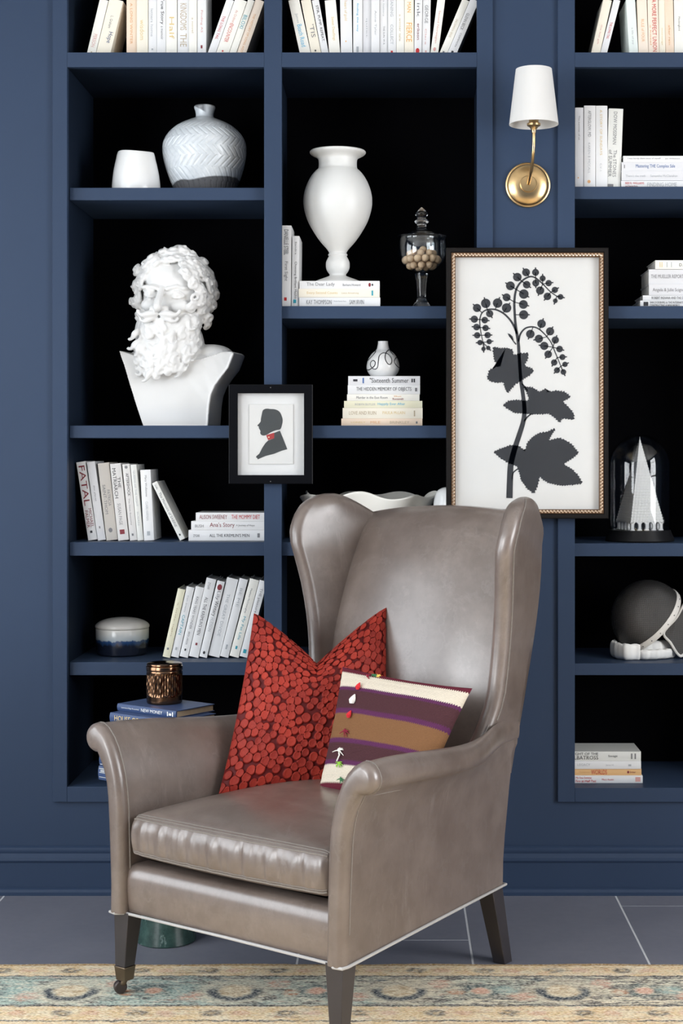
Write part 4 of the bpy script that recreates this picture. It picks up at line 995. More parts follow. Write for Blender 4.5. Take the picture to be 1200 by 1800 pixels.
for i in range(NL):
    f = i/NL; w_ = w0*(1-f)+.0008; za = hb0+(hz-hb0)*f; zb_ = hb0+(hz-hb0)*(i+1)/NL
    m = MB(); ring = []
    n = max(2, int(11*(1-f)))
    for sd in range(4):
        for k_ in range(n*2):
            t = k_/(n*2)*2-1; off_ = w_*(1.0 if k_ % 2 == 0 else .965)
            ring.append([(t*w_, -off_), (off_, t*w_), (-t*w_, off_), (-off_, -t*w_)][sd])
    c_, s_ = math.cos(rotp), math.sin(rotp)
    ring = [(x_*c_-y_*s_, x_*s_+y_*c_) for x_, y_ in ring]
    m.loft([[(x_*.975, y_*.975, za) for x_, y_ in ring], [(x_, y_, za+.0015) for x_, y_ in ring], [(x_, y_, zb_-.0012) for x_, y_ in ring], [(x_*.965, y_*.965, zb_) for x_, y_ in ring]])
    m.build('tier', TW, tree)
m = MB(); c_, s_ = math.cos(rotp), math.sin(rotp)
for sd in range(4):
    a_ = rotp+sd*PI/2; ux, uy = math.cos(a_), math.sin(a_); vx, vy = -uy, ux
    n = 4
    for k_ in range(n+1):
        t = (k_/n*2-1)*(w0-.006); pw = .0045
        prof_ = [(t-pw*2.0, hb0), (t-pw, hb0-.005), (t-pw*.75, hb0*.5), (t-pw, .005), (t-pw*1.8, 0), (t+pw*1.8, 0), (t+pw, .005), (t+pw*.75, hb0*.5), (t+pw, hb0-.005), (t+pw*2.0, hb0)]
        fr_ = [(ux*(w0-.001)+vx*q_, uy*(w0-.001)+vy*q_, z_) for q_, z_ in prof_]; bk_ = [(ux*(w0-.008)+vx*q_*.98, uy*(w0-.008)+vy*q_*.98, z_) for q_, z_ in prof_]
        m.loft([fr_, bk_])
m.build('scalloped_foot', TW, tree)
MB().lathe([(.0022, hz-.004), (.0012, hz+.006), (.0003, hz+.012)], 10).build('tip', TW, tree)

# ------------------------------------------------------------------ fencing mask
def make_mask():
    yc = .19; s = S(yc); z0 = zsh(1166); cx, cz = Xp(1139, yc), Zp(1086, yc)
    root = thing('fencing_mask', 'fencing mask of dark wire mesh with white trim and padded bib', 'fencing mask', (cx, yc, z0))
    zc = cz-z0
    R3 = Vector((.113, .098, .116)); n = Vector((.70, .26, -.66)).normalized(); dcut = .006
    mm, nt, bs = nmat('dark_wire_mesh'); bs.inputs['Base Color'].default_value = (.03, .029, .028, 1); bs.inputs['Metallic'].default_value = .7; bs.inputs['Roughness'].default_value = .42
    c = coords(nt); sp = nt.nodes.new('ShaderNodeSeparateXYZ'); nt.links.new(c, sp.inputs[0])
    X_, Y_, Z_ = (E(sp.outputs[i]) for i in range(3))
    grid = ((X_*2200).sin()*.5+.5)*((Z_*2200).sin()*.5+.5)
    bump(nt, bs, grid, .8, .001)
    nt.links.new(mixc(nt, grid, (.022, .021, .020), (.38, .365, .35)), bs.inputs['Base Color'])
    u, v = 64, 40; vs = []; keep = {}; m = MB()
    ax = -n; t1 = ax.cross(Vector((0, 1, 0))).normalized(); t2 = ax.cross(t1)
    c0 = math.acos(-dcut/.108)
    rings = []
    for i in range(v+1):
        a_ = .001+(c0-.001)*i/v
        rings.append([Vector((0, 0, zc))+Vector((R3.x*q.x, R3.y*q.y, R3.z*q.z)) for q in [(ax*math.cos(a_)+(t1*math.cos(2*PI*k/u)+t2*math.sin(2*PI*k/u))*math.sin(a_)) for k in range(u)]])
    inner = [[Vector((0, 0, zc))+(p-Vector((0, 0, zc)))*.985 for p in r] for r in rings[::-1]]
    m.loft(rings+inner, True, True, True); m.build('mesh_face', mm, root, smooth=True, angle=60)
    TRIM = pbr('white_mask_trim', (.74, .71, .66), .6, var=.06, vscale=40)
    rim = rings[-1]; cen = sum(rim, Vector())/len(rim)
    rr_ = []
    for k, p in enumerate(rim):
        o_ = (p-cen).normalized()
        rr_.append([p+o_*.0022-n*.007, p+o_*.004-n*.003, p+o_*.004+n*.008, p+o_*.001+n*.013, p-o_*.004+n*.011, p-o_*.004-n*.005])
    m = MB(); m.loft(rr_, loop=True); band = m.build('trim_band', TRIM, root, smooth=True, angle=50)
    m = MB()
    for k in range(0, u, 3):
        p = rim[k]; o_ = (p-cen).normalized(); m.ball(p+o_*.0045+n*.003, .0017, 8, 6)
    m.build('rivets', pbr('dark_rivet', (.05, .05, .05), .35, metal=.8), band)
    # bib pads
    PAD = pbr('white_padded_cloth', (.84, .83, .80), .8, var=.04, vscale=25, bmp=.15, bscale=60)
    def pad(name, pts, hh, tt, lean, seed):
        """upright strip of padded cloth following a path on the shelf"""
        pts = spline(pts, 7); N = len(pts); rings = []
        for i, p in enumerate(pts):
            d = (pts[min(i+1, N-1)]-pts[max(i-1, 0)]).normalized(); sd = d.cross(Vector((0, 0, 1))).normalized()
            f = min(1, .45+3*min(i, N-1-i)/(N-1)); fold = .0022*math.sin(i*.9+seed)+.0015*math.sin(i*2.1+seed*2)
            rg = []
            for k in range(24):
                t = 2*PI*k/24; cx_, sz2 = math.cos(t), math.sin(t)
                a_ = math.copysign(abs(cx_)**.8, cx_); b_ = math.copysign(abs(sz2)**.75, sz2)
                rg.append(p+sd*(tt*f*a_*(1.25-.35*b_)+lean*b_+fold)+Vector((0, 0, 1))*(hh*(b_+1)*(.9+.1*f)+.002*math.sin(i*1.3+k)*max(0, b_)))
            rings.append(rg)
        m = MB(); m.loft(rings); m.build(name, PAD, root, smooth=True, angle=70)
    Lc = lambda px, py, yy: Vector((Xp(px, yy)-cx, yy-yc, Zp(py, yy)-z0))
    G_ = lambda px, yy: Vector((Xp(px, yy)-cx, yy-yc, .0006))
    pad('bib_pad', [G_(1083, .215), G_(1080, .17), G_(1086, .125), G_(1100, .098), G_(1124, .100)], .0245, .010, .004, 1)
    pad('bib_pad', [G_(1118, .112), G_(1134, .105), G_(1152, .112), G_(1170, .130), G_(1184, .155)], .0150, .011, .006, 2)
    pad('bib_pad', [G_(1120, .150), G_(1140, .140), G_(1160, .150), G_(1178, .175)], .026, .013, .0, 3)
    # rear side guard: mesh flap with white edge
    fl = [Lc(1166, 1112, .13), Lc(1178, 1130, .122), Lc(1191, 1150, .128), Lc(1200, 1151, .135), Lc(1216, 1128, .15), Lc(1226, 1080, .17), Lc(1208, 1056, .165), Lc(1188, 1086, .14)]
    th = Vector((0, .004, 0)); m = MB(); m.loft([[p for p in fl], [p+th for p in fl]]); flap = m.build('side_guard', mm, root)
    m = MB(); m.tube([p-Vector((0, .001, 0)) for p in spline(fl, 5, True)], .0042, 8, closed=True); m.build('guard_edge', TRIM, flap, smooth=True)
make_mask()

# ------------------------------------------------------------------ rug
RUGY = 2760/697-4.6-.004; RUGT = .007
def rug_mat():
    m, nt, bs = nmat('persian_rug_weave'); c = nt.nodes.new('ShaderNodeNewGeometry').outputs['Position']
    sp = nt.nodes.new('ShaderNodeSeparateXYZ'); nt.links.new(c, sp.inputs[0])
    X0, Y0_ = E(sp.outputs[0]), E(sp.outputs[1])
    wob = noise(nt, c, 55, 3, .6); wob2 = noise(nt, c, 38, 3, .6)
    wob3, wob4 = noise(nt, c, 150, 3, .6), noise(nt, c, 190, 3, .6)
    X = X0+(wob-.5)*.022+(wob3-.5)*.012; V = (RUGY-Y0_)+(wob2-.5)*.022+(wob4-.5)*.012
    V0 = RUGY-Y0_
    big = noise(nt, c, 3.2, 3); mid = noise(nt, c, 16, 4, .6, (1, 1.6, 1)); fine = noise(nt, c, 48, 4, .65, (.8, 1.5, 1)); speck = noise(nt, c, 260, 2, .5, (.5, 1.4, 1)); streak = noise(nt, c, 30, 4, .6, (.35, 3.4, 1))
    cream, sand, teal = (.92, .79, .56), (.86, .62, .32), (.36, .52, .47)
    blue, rust, dark, pink = (.025, .065, .095), (.60, .25, .11), (.055, .045, .05), (.76, .42, .29)
    # fields
    field = mixc(nt, (big*2.6-.62-X0*1.1).clamp()*.9, cream, teal)
    field = mixc(nt, (mid*6-3.6).clamp(), field, pink)
    field = mixc(nt, ((1-mid)*5.5-3.2).clamp(), field, (.86, .77, .58))
    field = mixc(nt, (fine*9-5.5).clamp()*.75, field, dark)
    field = mixc(nt, (streak*11-5.7+X0*.5).clamp()*.85, field, (.035, .05, .065))
    frag = noise(nt, c, 62, 5, .7, (.55, 1.5, 1)); field = mixc(nt, (frag*17-8.8+X0*.7).clamp()*.9, field, (.06, .05, .055)); field = mixc(nt, ((1-frag)*13-7.2).clamp()*.85, field, (.88, .78, .60))
    guard = mixc(nt, (mid*4-1.6).clamp(), sand, cream)
    guard = mixc(nt, (fine*8-4.6).clamp()*.7, guard, rust); guard = mixc(nt, (streak*10-5.6).clamp()*.6, guard, (.30, .17, .10)); guard = mixc(nt, ((1-fine)*9-5.1).clamp()*.6, guard, pink)
    col = mixc(nt, between(V, .100, .306, .006), guard, field)
    def dot(px, pv, pitch, ph, rx, rv, soft=.25):
        dx = (X-ph).wrap(-pitch/2, pitch/2); d = ((dx/rx)*(dx/rx)+((V-pv)/rv)*((V-pv)/rv)).sqrt(); return d
    # medallions of the main border
    p = .391; ph = .399
    d = dot(0, .205, p, ph, .062, .066); 
    col = mixc(nt, d.lt(1.5, .5)*.5, col, (.84, .70, .50))
    ring = d.lt(1.05, .2)*d.gt(.66, .25)*V.gt(.19, .02); col = mixc(nt, ring, col, (.008, .032, .06))
    col = mixc(nt, d.lt(.62, .2), col, mixc(nt, (fine*5-2).clamp(), (.62, .44, .24), cream))
    d = dot(0, .205, p, ph+p/2, .048, .05)
    col = mixc(nt, d.lt(1, .3)*d.gt(.55, .3)*(fine*5-1.9).clamp(), col, (.06, .11, .12)); col = mixc(nt, d.lt(.45, .2), col, pink)
    for off_, pv, cc, rx, rv in ((.10, .155, pink, .026, .03), (-.10, .245, pink, .03, .028), (.085, .26, dark, .03, .016), (-.085, .15, dark, .026, .014), (.135, .215, rust, .02, .022), (-.135, .2, teal, .03, .03), (.05, .285, dark, .022, .012), (-.05, .128, blue, .022, .01)):
        d = dot(0, pv, p, ph+off_, rx, rv); col = mixc(nt, d.lt(1, .6)*(frag*7-2.9).clamp()*.9, col, cc)
    # little flowers of the guard borders
    for pv, pit, ph2 in ((.058, .171, .05), (.355, .171, .09)):
        d = dot(0, pv, pit, ph2, .024, .020); col = mixc(nt, d.lt(1, .5)*(fine*7-2.6).clamp()*.85, col, dark)
        d = dot(0, pv, pit, ph2, .008, .006); col = mixc(nt, d.lt(1, .5)*.5, col, sand)
        d = dot(0, pv, pit, ph2+.066, .022, .014); col = mixc(nt, d.lt(1, .6)*.6, col, pink)
    for a_, b_ in ((.096, .106), (.114, .118), (.300, .311), (.40, .408)):
        col = mixc(nt, between(V, a_, b_, .005)*(mid*3-.6).clamp(), col, (.06, .06, .065))
    col = mixc(nt, V0.lt(.016, .004), col, mixc(nt, fine, (.34, .19, .06), (.62, .38, .14)))
    col = mixc(nt, (speck*6-2.8).clamp()*.5, col, (1, .94, .80))
    col = mixc(nt, ((1-speck)*6-3.0).clamp()*.45, col, (.12, .10, .085))
    nt.links.new(col, bs.inputs['Base Color']); bs.inputs['Roughness'].default_value = .95; bs.inputs['Specular IOR Level'].default_value = .1
    bump(nt, bs, speck+fine*.5, .5, .004)
    return m
m = MB(); nx, ny = 160, 60
x0, x1, y1 = -1.75, 2.3, -3.4
rr = random.Random(5)
edge = [.003*math.sin(i*.37)+.0015*rr.uniform(-1, 1) for i in range(nx+1)]
top = [[(lerp(x0, x1, i/nx), lerp(RUGY+edge[i]*(1 if j == 0 else 0), y1, j/ny), RUGT-(.003 if j == 0 else 0)) for i in range(nx+1)] for j in range(ny+1)]
vs = [p for r_ in top for p in r_]; fs = [(j*(nx+1)+i, j*(nx+1)+i+1, (j+1)*(nx+1)+i+1, (j+1)*(nx+1)+i) for j in range(ny) for i in range(nx)]
nb = len(vs); vs += [(p[0], p[1], .0004) for p in top[0]]; fs += [(i, nb+i, nb+i+1, i+1) for i in range(nx)]
nb = len(vs); vs += [(p[0], p[1], .0004) for p in top[-1]]; fs += [(ny*(nx+1)+i, ny*(nx+1)+i+1, nb+i+1, nb+i) for i in range(nx)]
o = m.add(vs, fs).build('rug', rug_mat(), smooth=True)
tag(o, 'worn cream, teal and rust patterned oriental rug under the armchair', 'rug')

# ------------------------------------------------------------------ leather armchair
m, nt, bs = nmat('taupe_grey_leather'); c = coords(nt)
n1 = noise(nt, c, 4, 5, .6); n2 = noise(nt, c, 18, 5, .65); n3 = noise(nt, c, 420, 2); sc1 = noise(nt, c, 7, 6, .7, (1, 3.5, .7))
vein = (noise(nt, c, 9, 6, .62, (1, 1.3, .8))-.5).abs(); vein2 = (noise(nt, c, 22, 5, .6, (1.6, 1, .6))-.5).abs()
col = mixc(nt, (n1*2.4-.75).clamp(), (.125, .093, .077), (.215, .172, .149))
col = mixc(nt, (n2*3.2-1.3).clamp()*.55, col, (.095, .069, .055))
col = mixc(nt, (sc1*4-2.3).clamp()*.5, col, (.32, .272, .246))
col = mixc(nt, (1-vein*38).clamp()*(n2*4-1.7).clamp()*.14, col, (.40, .365, .345))
col = mixc(nt, (1-vein2*30).clamp()*(n1*4-1.9).clamp()*.12, col, (.36, .325, .305))
nt.links.new(col, bs.inputs['Base Color']); nt.links.new((.26+n2*.14).x, bs.inputs['Roughness'])
bs.inputs['Specular IOR Level'].default_value = .8; bs.inputs['Coat Weight'].default_value = .45; bs.inputs['Coat Roughness'].default_value = .30; bump(nt, bs, n3*.6+n2*.6, .10, .0015)
LEA = m
PIPE = pbr('silver_grey_piping', (.42, .41, .40), .4, var=.08)
SEAM = pbr('pale_leather_seam', (.20, .175, .155), .45, var=.15, vscale=200)
LEGM = pbr('espresso_leg_wood', (.035, .031, .034), .30, var=.15, vscale=25)
chair_c = Vector((-.383, -1.0675)); chair_a = math.atan2(-.594, .804)
chair = thing('wing_armchair', 'taupe grey leather wingback armchair with tapered dark legs and front casters', 'armchair', (chair_c.x, chair_c.y, 0), chair_a)
VB = [(.2, .735), (.3, .740), (.4, .752), (.5, .773), (.6, .797), (.7, .820), (.8, .852), (.9, .884), (1.0, .914), (1.1, .938), (1.15, .946)]
def vb(w): return interp(w, VB)
def tap(v): return .077*v/.735
ARM0 = [(.308, .205), (.309, .27), (.310, .33), (.312, .39), (.314, .447), (.318, .492), (.324, .525), (.333, .556), (.347, .590), (.362, .614), (.380, .633), (.398, .6425)]
cs, cr = (.402, .610), .0330
ARM1 = [(cs[0]+cr*math.cos(math.radians(a_)), cs[1]+cr*math.sin(math.radians(a_))) for a_ in range(80, -101, -15)]
ARM2 = [(.387, .562), (.374, .538), (.365, .508), (.360, .475), (.358, .447), (.355, .39), (.352, .33), (.350, .27), (.350, .205)]
ASEC = ARM0+ARM1+ARM2
def arm_pt(sg, u, w, q_):
    v = q_*vb(min(w, .65)) if w < .55 else q_*.80
    g = sstep(.40, .76, v)
    if u > .355: u = .355+(u-.355)*(1-.85*g)
    if w > .45:
        w = w-(.034*sstep(0, .5, v)-.02*sstep(.5, .75, v))*min(1, (w-.45)/.15)
    return (sg*(u-tap(v)), v, w)
for sg in (-1, 1):
    m = MB(); NQ = 26
    rings = [[arm_pt(sg, u, w, (i/NQ)*.99) for u, w in ASEC] for i in range(NQ+1)]
    m.loft(rings)
    arm = m.build('arm', LEA, chair, smooth=True, angle=60)
    # rounded front facing
    N = len(ASEC); nrm = []
    for i in range(N):
        p_, n_ = Vector(ASEC[i-1]), Vector(ASEC[(i+1) % N]); d = (n_-p_).normalized(); nrm.append(Vector((d.y, -d.x)))
    cen = Vector((.335, .40))
    area_ = sum(ASEC[i][0]*ASEC[(i+1) % N][1]-ASEC[(i+1) % N][0]*ASEC[i][1] for i in range(N))
    si = -1 if area_ > 0 else 1
    rings = []
    for v, ins in ((.004, -.0015), (-.006, -.0025), (-.014, -.001), (-.020, .003), (-.024, .008), (-.026, .013)):
        rings.append([(sg*(Vector(ASEC[i])+nrm[i]*si*ins).x, v, (Vector(ASEC[i])+nrm[i]*si*ins).y if ASEC[i][1] > .21 else .205) for i in range(N)])
    MB().loft(rings).build('arm_front', LEA, arm, smooth=True, angle=50)
    # stitched seams along the facing
    sm = MB(); sm.tube([(sg*(u+(-.0018)), .004, w) for u, w in ARM0[1:]], .0024, 6)
    sm.tube([(sg*(u+(.0012 if i_ > 6 else 0)), .004, w+(.0012 if i_ < 5 else 0)) for i_, (u, w) in enumerate(ARM0[-2:]+ARM1+ARM2[:-1])], .0022, 6)
    sm.tube([(sg*(u-.0006), -.009, w) for u, w in ARM0[1:]+ARM1[:2]], .0012, 6)
    sm.build('seam', SEAM, arm, smooth=True)
    # wing
    FT = [(.48, .245, .60), (.55, .258, .62), (.60, .272, .642), (.65, .280, .668), (.70, .287, .678), (.75, .291, .683), (.80, .295, .685), (.85, .300, .684), (.90, .306, .679), (.95, .312, .672), (1.0, .320, .661), (1.05, .329, .650), (1.08, .334, .653), (1.10, .336, .660), (1.13, .334, .675), (1.15, .331, .693), (1.165, .327, .712), (1.176, .322, .734), (1.181, .317, .752)]
    BT = [(.48, .77), (1.085, .935), (1.10, .925), (1.12, .895), (1.14, .862), (1.155, .836), (1.168, .812), (1.177, .790), (1.181, .772)]
    rings = []; wv = [.48, .55, .60, .63, .66, .70, .74, .78, .82, .86, .90, .94, .98, 1.02, 1.05, 1.08, 1.095, 1.11, 1.125, 1.14, 1.15, 1.158, 1.165, 1.171, 1.176, 1.179, 1.181]
    for w in wv:
        fu, fv = interp(w, [(a_, b_) for a_, b_, c_ in FT]), interp(w, [(a_, c_) for a_, b_, c_ in FT])
        bv = interp(w, BT) if w > 1.085 else vb(w)-.004
        bu = .249 if w > .7 else lerp(.262, .249, (w-.48)/.22)
        tfr = (bv-fv)/max(.05, vb(min(w, 1.1))-fv)
        bu = lerp(fu, bu, min(1, (bv-fv)/.27))
        F_, B2 = Vector((fu, fv)), Vector((bu, bv)); d = (B2-F_).normalized(); nn = Vector((d.y, -d.x))
        hk = 1 if w < 1.15 else max(.12, math.sqrt(max(0, 1-((w-1.15)/.0315)**2)))
        hf, hb_ = .0235*hk, .021*hk
        ring = []
        for a_ in range(0, 181, 15):                       # round nose
            t = math.radians(a_); ring.append(F_+nn*(hf*math.cos(t))-d*(hf*math.sin(t)))
        for k_ in range(1, 8): ring.append(F_.lerp(B2, k_/8)-nn*lerp(hf, hb_, k_/8)-nn*(.012*math.sin(PI*k_/8)*hk if sg else 0))
        for a_ in (200, 235, 270, 305, 340):
            t = math.radians(a_); ring.append(B2+nn*(hb_*math.cos(t))-d*(.008*math.sin(t)))
        for k_ in range(7, 0, -1): ring.append(F_.lerp(B2, k_/8)+nn*lerp(hf, hb_, k_/8))
        rings.append([(sg*p.x, p.y, w) for p in ring])
    m = MB(); m.loft(rings); wing = m.build('wing', LEA, chair, smooth=True, angle=60)
    # seam along the outer edge of the wing, running down into the arm
    NR = len(rings[0])
    path = [Vector(r_[0])+Vector((sg*.0008, 0, 0)) for r_ in rings[3:-2]]
    MB().tube(path, .0024, 6).build('seam', SEAM, wing, smooth=True)
for sg in (-1, 1):
    pts = []
    for v, w in ((.02, .565), (.12, .556), (.24, .548), (.36, .546), (.46, .553), (.54, .570), (.60, .595), (.645, .628), (.672, .668), (.684, .71)):
        u_ = interp(w, [(.447, .358), (.508, .365), (.538, .374), (.562, .386), (.60, .36), (.7, .355)])
        g = sstep(.40, .76, v); u_ = .355+(u_-.355)*(1-.85*g) if u_ > .355 else u_
        pts.append((sg*(u_-tap(v)+.0015), v, w))
    MB().tube(spline(pts, 5), .0022, 6).build('side_seam', SEAM, chair, smooth=True)
# backrest
VC = [(.38, .630), (.45, .645), (.55, .665), (.65, .685), (.75, .704), (.81, .718), (.90, .748), (1.0, .785), (1.06, .810), (1.10, .830), (1.125, .850), (1.14, .872), (1.148, .895)]
rings = []; NU = 20
for w in [.30, .38, .45, .55, .65, .75, .81, .86, .90, .95, 1.0, 1.03, 1.06, 1.085, 1.105, 1.12, 1.132, 1.141, 1.147, 1.150]:
    ring = []; vc = interp(w, VC); bulge = .040*sstep(.36, .6, w)*(1-.55*sstep(1.0, 1.15, w)) 
    hu = .262
    for i in range(NU+1):
        u = lerp(-hu, hu, i/NU); k_ = 1-abs(u/hu)**2.6
        ring.append((u, vc-bulge*k_, w-.022*(u/hu)**2*sstep(.85, 1.15, w)))
    for i in range(NU+1):
        u = lerp(hu, -hu, i/NU); ring.append((u*.985, max(vb(w)-(.0 if w < 1.12 else (w-1.12)*.9), vc+.012), w-.022*(u/hu)**2*sstep(.85, 1.15, w)))
    rings.append(ring)
MB().loft(rings).build('backrest', LEA, chair, smooth=True, angle=60)
# front rail with rounded top, deck, back rail
pf = [(.0, .206), (-.004, .23), (-.006, .26), (-.005, .285), (-.001, .302), (.008, .313), (.022, .317), (.06, .317), (.06, .206)]
MB().loft([[(u, v, w) for v, w in pf] for u in (-.309, -.2, -.1, 0, .1, .2, .309)]).build('front_rail', LEA, chair, smooth=True, angle=60)
MB().add([(-.305, .05, .208), (.305, .05, .208), (.232, .735, .208), (-.232, .735, .208), (-.305, .05, .30), (.305, .05, .30), (.232, .735, .30), (-.232, .735, .30)], [(0, 3, 2, 1), (4, 5, 6, 7), (0, 1, 5, 4), (1, 2, 6, 5), (2, 3, 7, 6), (3, 0, 4, 7)]).build('seat_deck', pbr('black_deck_cloth', (.01, .01, .01), .9), chair)
path = [(-.351, -.020, .204), (-.33, -.024, .204), (-.31, -.008, .204), (0, -.005, .204), (.31, -.008, .204), (.33, -.024, .204), (.351, -.020, .204), (.3535, -.005, .204), (.312, .39, .204), (.277, .738, .204), (0, .742, .204), (-.277, .738, .204), (-.312, .39, .204), (-.3535, -.005, .204)]
MB().tube(path, .0036, 8, closed=True).build('bottom_piping', PIPE, chair, smooth=True)
# seat cushion
CHX, CHY, CHZ, CR = .303, .325, .052, .026
def cmap(p):
    hx, hy, hz, r_ = CHX, CHY, CHZ, CR
    p = Vector(p); c_ = Vector((max(-hx+r_, min(hx-r_, p.x)), max(-hy+r_, min(hy-r_, p.y)), max(-hz+r_, min(hz-r_, p.z))))
    d = p-c_
    if d.length > 1e-9: p = c_+d.normalized()*r_
    x_, y_ = p.x/hx, p.y/hy
    fz_ = (p.z/hz+1)/2
    cr_ = (1-min(1, abs(x_))**2.5)*(1-min(1, abs(y_))**3)
    if p.z > 0: p.z += .040*cr_
    else: p.z -= .006*cr_
    fr_ = max(0, -y_)
    p.y -= .014*(1-x_*x_)*fr_+.010*fr_**6*math.sin(PI*min(1, fz_))     # bowed, plumped front
    wr = fr_**10*math.sin(PI*min(1, max(0, fz_)))
    p.y += wr*(.0022*math.sin(x_*34+1)+.0016*math.sin(x_*57+2.5)+.0012*math.sin(x_*89+fz_*4))
    v = p.y+hy
    p.x *= 1-tap(v)/.31
    return Vector((p.x, v, .388+p.z))
def cushion():
    nx, ny, nz = 90, 40, 12; idx = {}; vs = []; fs = []
    def vid(i, j, k):
        key = (i, j, k)
        if key not in idx:
            idx[key] = len(vs); vs.append(cmap((lerp(-CHX, CHX, i/nx), lerp(-CHY, CHY, j/ny), lerp(-CHZ, CHZ, k/nz))))
        return idx[key]
    for k in (0, nz):
        for i in range(nx):
            for j in range(ny): fs.append((vid(i, j, k), vid(i+1, j, k), vid(i+1, j+1, k), vid(i, j+1, k)))
    for k in range(nz):
        for i in range(nx):
            for j in (0, ny): fs.append((vid(i, j, k), vid(i+1, j, k), vid(i+1, j, k+1), vid(i, j, k+1)))
        for j in range(ny):
            for i in (0, nx): fs.append((vid(i, j, k), vid(i, j+1, k), vid(i, j+1, k+1), vid(i, j, k+1)))
    return MB().add(vs, fs)
cu = cushion().build('seat_cushion', LEA, chair, smooth=True, angle=80)
m = MB()
for yy, zz_, r_ in ((-CHY, CHZ*.86, .0024), (-CHY+.004, CHZ, .0016), (-CHY+.012, CHZ, .0016), (-CHY, -CHZ*.80, .0030), (-CHY, -CHZ*.66, .0014)):
    m.tube([cmap((lerp(-CHX*.985, CHX*.985, i/70), yy, zz_)) for i in range(71)], r_, 6)
m.build('cushion_seam', SEAM, cu, smooth=True)
# legs
def leg(u, v, du, dv, front):
    m = MB(); zt, zb_ = .206, (.075 if front else .001)
    w0, w1 = .024, (.0165 if front else .0175)
    f = lambda z: (zt-z)/(zt-0)
    rings = []
    for z in (zt, .14, zb_):
        h = lerp(w0, w1, (zt-z)/(zt-zb_)); cx_, cy_ = u+du*f(z), v+dv*f(z)
        rings.append([(cx_-h, cy_-h, z), (cx_+h, cy_-h, z), (cx_+h, cy_+h, z), (cx_-h, cy_+h, z)])
    lg = MB().loft(rings).build('leg', LEGM, chair, bevel=.0015)
    if front:
        BR = pbr('aged_brass_ferrule', (.22, .17, .12), .35, metal=1, var=.2)
        h = w1+.001; cx_, cy_ = u+du*f(.075), v+dv*f(.075); hb2 = h*.84
        MB().loft([[(cx_-q_, cy_-q_, z), (cx_+q_, cy_-q_, z), (cx_+q_, cy_+q_, z), (cx_-q_, cy_+q_, z)] for q_, z in ((h, .0755), (h+.0008, .0735), (h, .071), (hb2, .042), (hb2*.6, .040))]).build('ferrule', BR, lg, bevel=.0008)
        wh = MB(); cx2, cy2 = cx_-.012, cy_-.004
        wh.lathe([(.001, -.009), (.013, -.009), (.0155, -.006), (.0155, .006), (.013, .009), (.001, .009)], 24)
        o = wh.build('caster_wheel', pbr('dark_caster', (.06, .045, .04), .35, metal=.4), lg, smooth=True, angle=35)
        o.rotation_euler = (PI/2, 0, math.radians(60)); o.location = (cx2, cy2, RUGT+.016)
        fk = MB()
        fk.tube([(cx_, cy_, .042), (cx_-.003, cy_-.001, .034), (cx2, cy2, .030)], .0075, 10)
        fk.build('caster_fork', BR, lg, smooth=True)
    return lg
leg(-.322, .012, -.006, -.012, True); leg(.322, .012, .006, -.012, True)
leg(-.246, .708, -.012, .045, False); leg(.246, .708, .012, .045, False)

# ------------------------------------------------------------------ pillows
def pillow(name, BLc, BRc, TLc, TRc, T, n, chop, fn=None, pinch=.07):
    """bilinear patch between four world corners, puffed both ways along its normal; returns root data"""
    BLc, BRc, TLc, TRc = map(Vector, (BLc, BRc, TLc, TRc))
    nx_ = ((BRc+TRc)-(BLc+TLc)).normalized(); ny_ = ((TLc+TRc)-(BLc+BRc)).normalized(); nn = nx_.cross(ny_).normalized()
    hgt = ((TLc+TRc)-(BLc+BRc)).length/2
    def mp(x, y):
        x2 = x*(1-pinch*(1-y*y)*abs(x)); y2 = y*(1-pinch*(1-x*x)*abs(y))
        p = BLc*((1-x2)*(1-y2)/4)+BRc*((1+x2)*(1-y2)/4)+TLc*((1-x2)*(1+y2)/4)+TRc*((1+x2)*(1+y2)/4)
        if chop: p = p-ny_*(chop*(max(0, 1-abs(x-.0))**1.25)*((y+1)/2)**3)
        return p
    def thick(x, y):
        t = T*((1-abs(x)**2.6)*(1-abs(y)**2.6))**.55
        if chop: t *= 1-.62*math.exp(-((x)/.13)**2)*sstep(.25, 1, y)
        return t
    verts = []; uvs = []; faces = []; ids = {}
    for side in (1, -1):
        for j in range(n+1):
            for i in range(n+1):
                x, y = 2*i/n-1, 2*j/n-1
                x, y = math.sin(x*PI/2)*.35+x*.65, math.sin(y*PI/2)*.35+y*.65
                edge = i in (0, n) or j in (0, n)
                if side == -1 and edge: ids[(side, i, j)] = ids[(1, i, j)]; continue
                p = mp(x, y)+nn*(side*thick(x, y))*(1 if side > 0 else .8)
                if fn and side == 1 and not edge: p = p+nn*fn(x, y)
                ids[(side, i, j)] = len(verts); verts.append(p); uvs.append((x*.5+.5, y*.5+.5))
        for j in range(n):
            for i in range(n):
                f = (ids[(side, i, j)], ids[(side, i+1, j)], ids[(side, i+1, j+1)], ids[(side, i, j+1)])
                faces.append(f if side > 0 else f[::-1])
    base = sum(verts, Vector())/len(verts); base.z = min(v.z for v in verts)
    me = bpy.data.meshes.new(name); me.from_pydata([v-base for v in verts], [], faces); me.update()
    uvl = me.uv_layers.new(name='UVMap')
    for l in me.loops: uvl.data[l.index].uv = uvs[l.vertex_index]
    surf = lambda x, y, lift=0: mp(x, y)+nn*(thick(x, y)+lift)-base
    return me, base, surf, nn, nx_, ny_
# red velvet cushion with petal discs
rr = random.Random(21); pts = []
cell = .078
for _ in range(9000):
    p = (rr.uniform(-1, 1), rr.uniform(-1, 1))
    if all((p[0]-q_[0])**2+(p[1]-q_[1])**2 > cell**2 for q_ in pts[-1:]) : pts.append(p)
